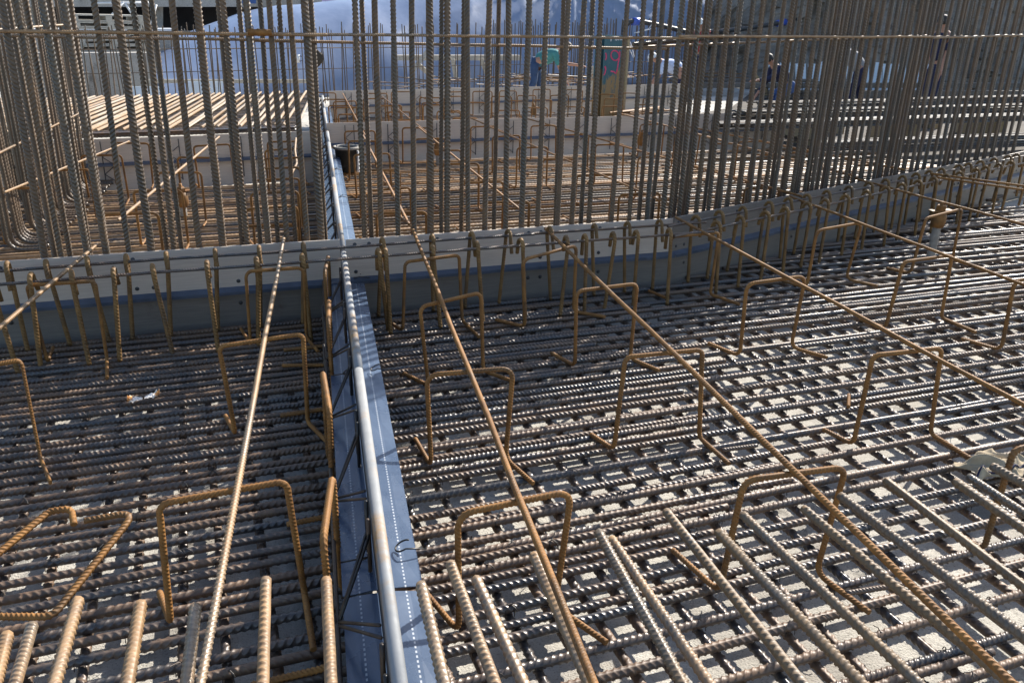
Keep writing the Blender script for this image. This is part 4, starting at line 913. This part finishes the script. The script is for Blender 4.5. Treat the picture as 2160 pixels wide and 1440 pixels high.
# ------------------------------------------------------------------ workers
def skin_mesh(nm, P, E, Rr, m, root=0):
    me = bpy.data.meshes.new(nm); me.from_pydata([tuple(map(float, p)) for p in P], E, []); o = bpy.data.objects.new(nm, me); COL.objects.link(o)
    md = o.modifiers.new('s', 'SKIN'); 
    for i, sv in enumerate(me.skin_vertices[0].data):
        q = Rr[i]; sv.radius = (q, q) if not isinstance(q, tuple) else q; sv.use_root = (i == root)
    o.modifiers.new('d', 'SUBSURF').levels = 1
    dg = bpy.context.evaluated_depsgraph_get(); out = bpy.data.meshes.new_from_object(o.evaluated_get(dg)); out.name = nm
    bpy.data.objects.remove(o); out.materials.clear(); out.materials.append(M[m]); out.polygons.foreach_set('use_smooth', [True] * len(out.polygons)); return out
def person(loc, face, pose, top, legs, hat, label, scale=1.0):
    """pose: hip height, torso lean (rad forward), arm directions; x forward in local space"""
    hip, lean, armdir, kneel, bare = pose
    c, s = math.cos(lean), math.sin(lean)
    H = np.array([0, 0, hip]); up = np.array([s, 0, c]); fw = np.array([c, 0, -s])
    chest = H + up * .30; neck = H + up * .50; head = neck + up * .13 + fw * .05
    if lean > .6: head = neck + (up * .8 + np.array([.3, 0, .2])) * .15
    J = {'H': H, 'c': chest, 'n': neck}
    t = thing('person', loc, label, 'person')
    rot = Matrix.Translation(Vector(loc)) @ Matrix.Rotation(face, 4, 'Z') @ Matrix.Diagonal((scale, scale, scale, 1))
    # body (skin): head, neck, torso core, arms with fingers, legs
    P = [H, chest, neck, head, head + up * .09]; E = [(0, 1), (1, 2), (2, 3), (3, 4)]; R_ = [.10, .11, .055, (.088, .075), .07]
    arms, legsj = [], []
    for sd in (-1, 1):
        sh = neck - up * .05 + np.array([0, sd * .18, 0]); a1 = np.array(armdir[0 if sd < 0 else 1][0], float); a2 = np.array(armdir[0 if sd < 0 else 1][1], float)
        el = sh + a1 / np.linalg.norm(a1) * .29; wr = el + a2 / np.linalg.norm(a2) * .26; hn = wr + a2 / np.linalg.norm(a2) * .08
        arms.append((sh, el, wr)); k = len(P); P += [sh, el, wr, hn]; E += [(2, k), (k, k + 1), (k + 1, k + 2), (k + 2, k + 3)]; R_ += [.05, .04, .028, .03]
        dv = a2 / np.linalg.norm(a2); sv = np.cross(dv, [0, 0, 1.]); sv = sv / (np.linalg.norm(sv) + 1e-6)
        for f_ in range(4):
            b1 = hn + sv * (f_ - 1.5) * .019 + dv * .02; L_ = (.055, .07, .075, .06)[f_]; m_ = len(P)
            P += [b1, b1 + dv * L_ * .55, b1 + dv * L_ * .9 + np.array([0, 0, -.02])]; E += [(k + 3, m_), (m_, m_ + 1), (m_ + 1, m_ + 2)]; R_ += [.010, .009, .008]
        m_ = len(P); P += [wr + dv * .03 + sv * -.04 * sd, wr + dv * .075 + sv * -.055 * sd]; E += [(k + 2, m_), (m_, m_ + 1)]; R_ += [.011, .009]
        hp_ = H + np.array([0, sd * .095, -.04])
        if kneel: kn = hp_ + np.array([.30, sd * .05, -.22]); an = np.array([.05 * sd, sd * .12, .08])
        else: kn = np.array([.05 + (.06 if sd > 0 else -.05), sd * .11, hip * .52]); an = np.array([-.03 + (.12 if sd > 0 else -.12), sd * .12, .09])
        legsj.append((hp_, kn, an)); k = len(P); P += [hp_, kn, an]; E += [(0, k), (k, k + 1), (k + 1, k + 2)]; R_ += [.08, .055, .038]
    link('body', skin_mesh('body', P, E, R_, 'skin'), t, rot)
    # nose, ears
    mb = MB(); mb.lathe([(.0001, .03), (.012, .0), (.016, -.02), (.0001, -.022)], 8, head + fw * .092)
    for sd in (-1, 1): mb.lathe([(.0001, .025), (.014, .01), (.014, -.015), (.0001, -.025)], 8, head + np.array([0, sd * .08, 0]))
    link('face_features', mb.mesh('face_features', 'skin', True), t, rot)
    for sd in (-1, 1): link('eye', MB().lathe([(.0001, .01), (.010, .004), (.010, -.004), (.0001, -.01)], 8, head + fw * .082 + up * .02 + np.array([0, sd * .032, 0])).mesh('eye', 'hair', True), t, rot)
    # shirt
    P = [H + up * .02, H + up * .16, chest, neck - up * .07, neck - up * .01]; E = [(0, 1), (1, 2), (2, 3), (3, 4)]; R_ = [(.135, .16), (.13, .155), (.135, .17), (.10, .14), .065]
    for (sh, el, wr) in arms:
        k = len(P); e2 = el if bare else wr; P += [sh, sh + (el - sh) * .9] + ([] if bare else [el, el + (wr - el) * .9]); E += [(3, k), (k, k + 1)] + ([] if bare else [(k + 1, k + 2), (k + 2, k + 3)]); R_ += [.075, .062] + ([] if bare else [.056, .045])
    link('shirt', skin_mesh('shirt', P, E, R_, top), t, rot)
    P = [H + up * .05, H - Z * .02]; E = [(0, 1)]; R_ = [(.125, .155), (.12, .155)]
    for (a, b, c_) in legsj: k = len(P); P += [a, b, c_ + (b - c_) * .06]; E += [(1, k), (k, k + 1), (k + 1, k + 2)]; R_ += [.098, .073, .06]
    link('trousers', skin_mesh('trousers', P, E, R_, legs), t, rot)
    for (a, b, c_) in legsj:
        mb = MB(); q = c_ * np.array([1, 1, 0]); mb.hexa([q + np.array(v_) for v_ in ((-.09, -.045, 0), (.17, -.045, 0), (.17, .045, 0), (-.09, .045, 0), (-.07, -.04, .11), (.05, -.04, .10), (.05, .04, .10), (-.07, .04, .11))])
        link('boot', mb.mesh('boot', 'bootc'), t, rot)
    q = Vector(up if lean < .6 else (up * .5 + Z * .5)).to_track_quat('Z', 'X').to_matrix().to_4x4()
    mb = MB()
    if hat: mb.lathe([(.0001, .125), (.05, .118), (.09, .085), (.105, .03), (.108, .01), (.128, .004), (.128, 0), (.10, 0)], 18)
    else: mb.lathe([(.0001, .115), (.05, .108), (.085, .07), (.095, .01), (.09, -.03), (.075, -.035)], 18)
    link('hard_hat' if hat else 'hair', mb.mesh('hat', hat or 'hair', True), t, rot @ Matrix.Translation(Vector(head + up * .02)) @ q)
    return t
dn = ((.35, 0, -1), (.5, 0, -.8)); rest = ((.05, 0, -1), (.25, 0, -1)); fwd = ((.7, 0, -.7), (1, 0, -.1))
def gp(px, D): d = ray(px, 150); t = D / d[1]; return (t * d[0], D, 0.0)
person(gp(1128, 17.6), math.radians(-5), (.80, 1.15, (dn, fwd), False, True), 'teal', 'jeans', None, 'worker bent over in teal top and blue jeans before the tarpaulin')
person(gp(1440, 18.6), math.radians(178), (.66, 1.25, (dn, dn), False, True), 'shirt', 'navy', 'white2', 'worker bent low in pale blue shirt right of the teal column')
person(gp(1468, 20.0), math.radians(240), (.95, .1, (rest, fwd), False, False), 'red', 'navy', 'white2', 'standing worker in red top with white hard hat behind the pipe')
person(gp(1975, 15.2), math.radians(200), (1.02, .05, (rest, rest), False, True), 'navy', 'navy', None, 'standing worker in navy clothes with bare arms behind the dense right bars', 1.05)
person(gp(1818, 16.6), math.radians(150), (.85, .75, (dn, dn), False, False), 'grey', 'navy', None, 'leaning worker in pale top and dark trousers behind the right hand bars')
person(gp(1668, 17.6), math.radians(190), (.50, .8, (dn, fwd), True, False), 'navy', 'bluep', None, 'crouching worker in dark top and blue trousers behind the right hand bars')
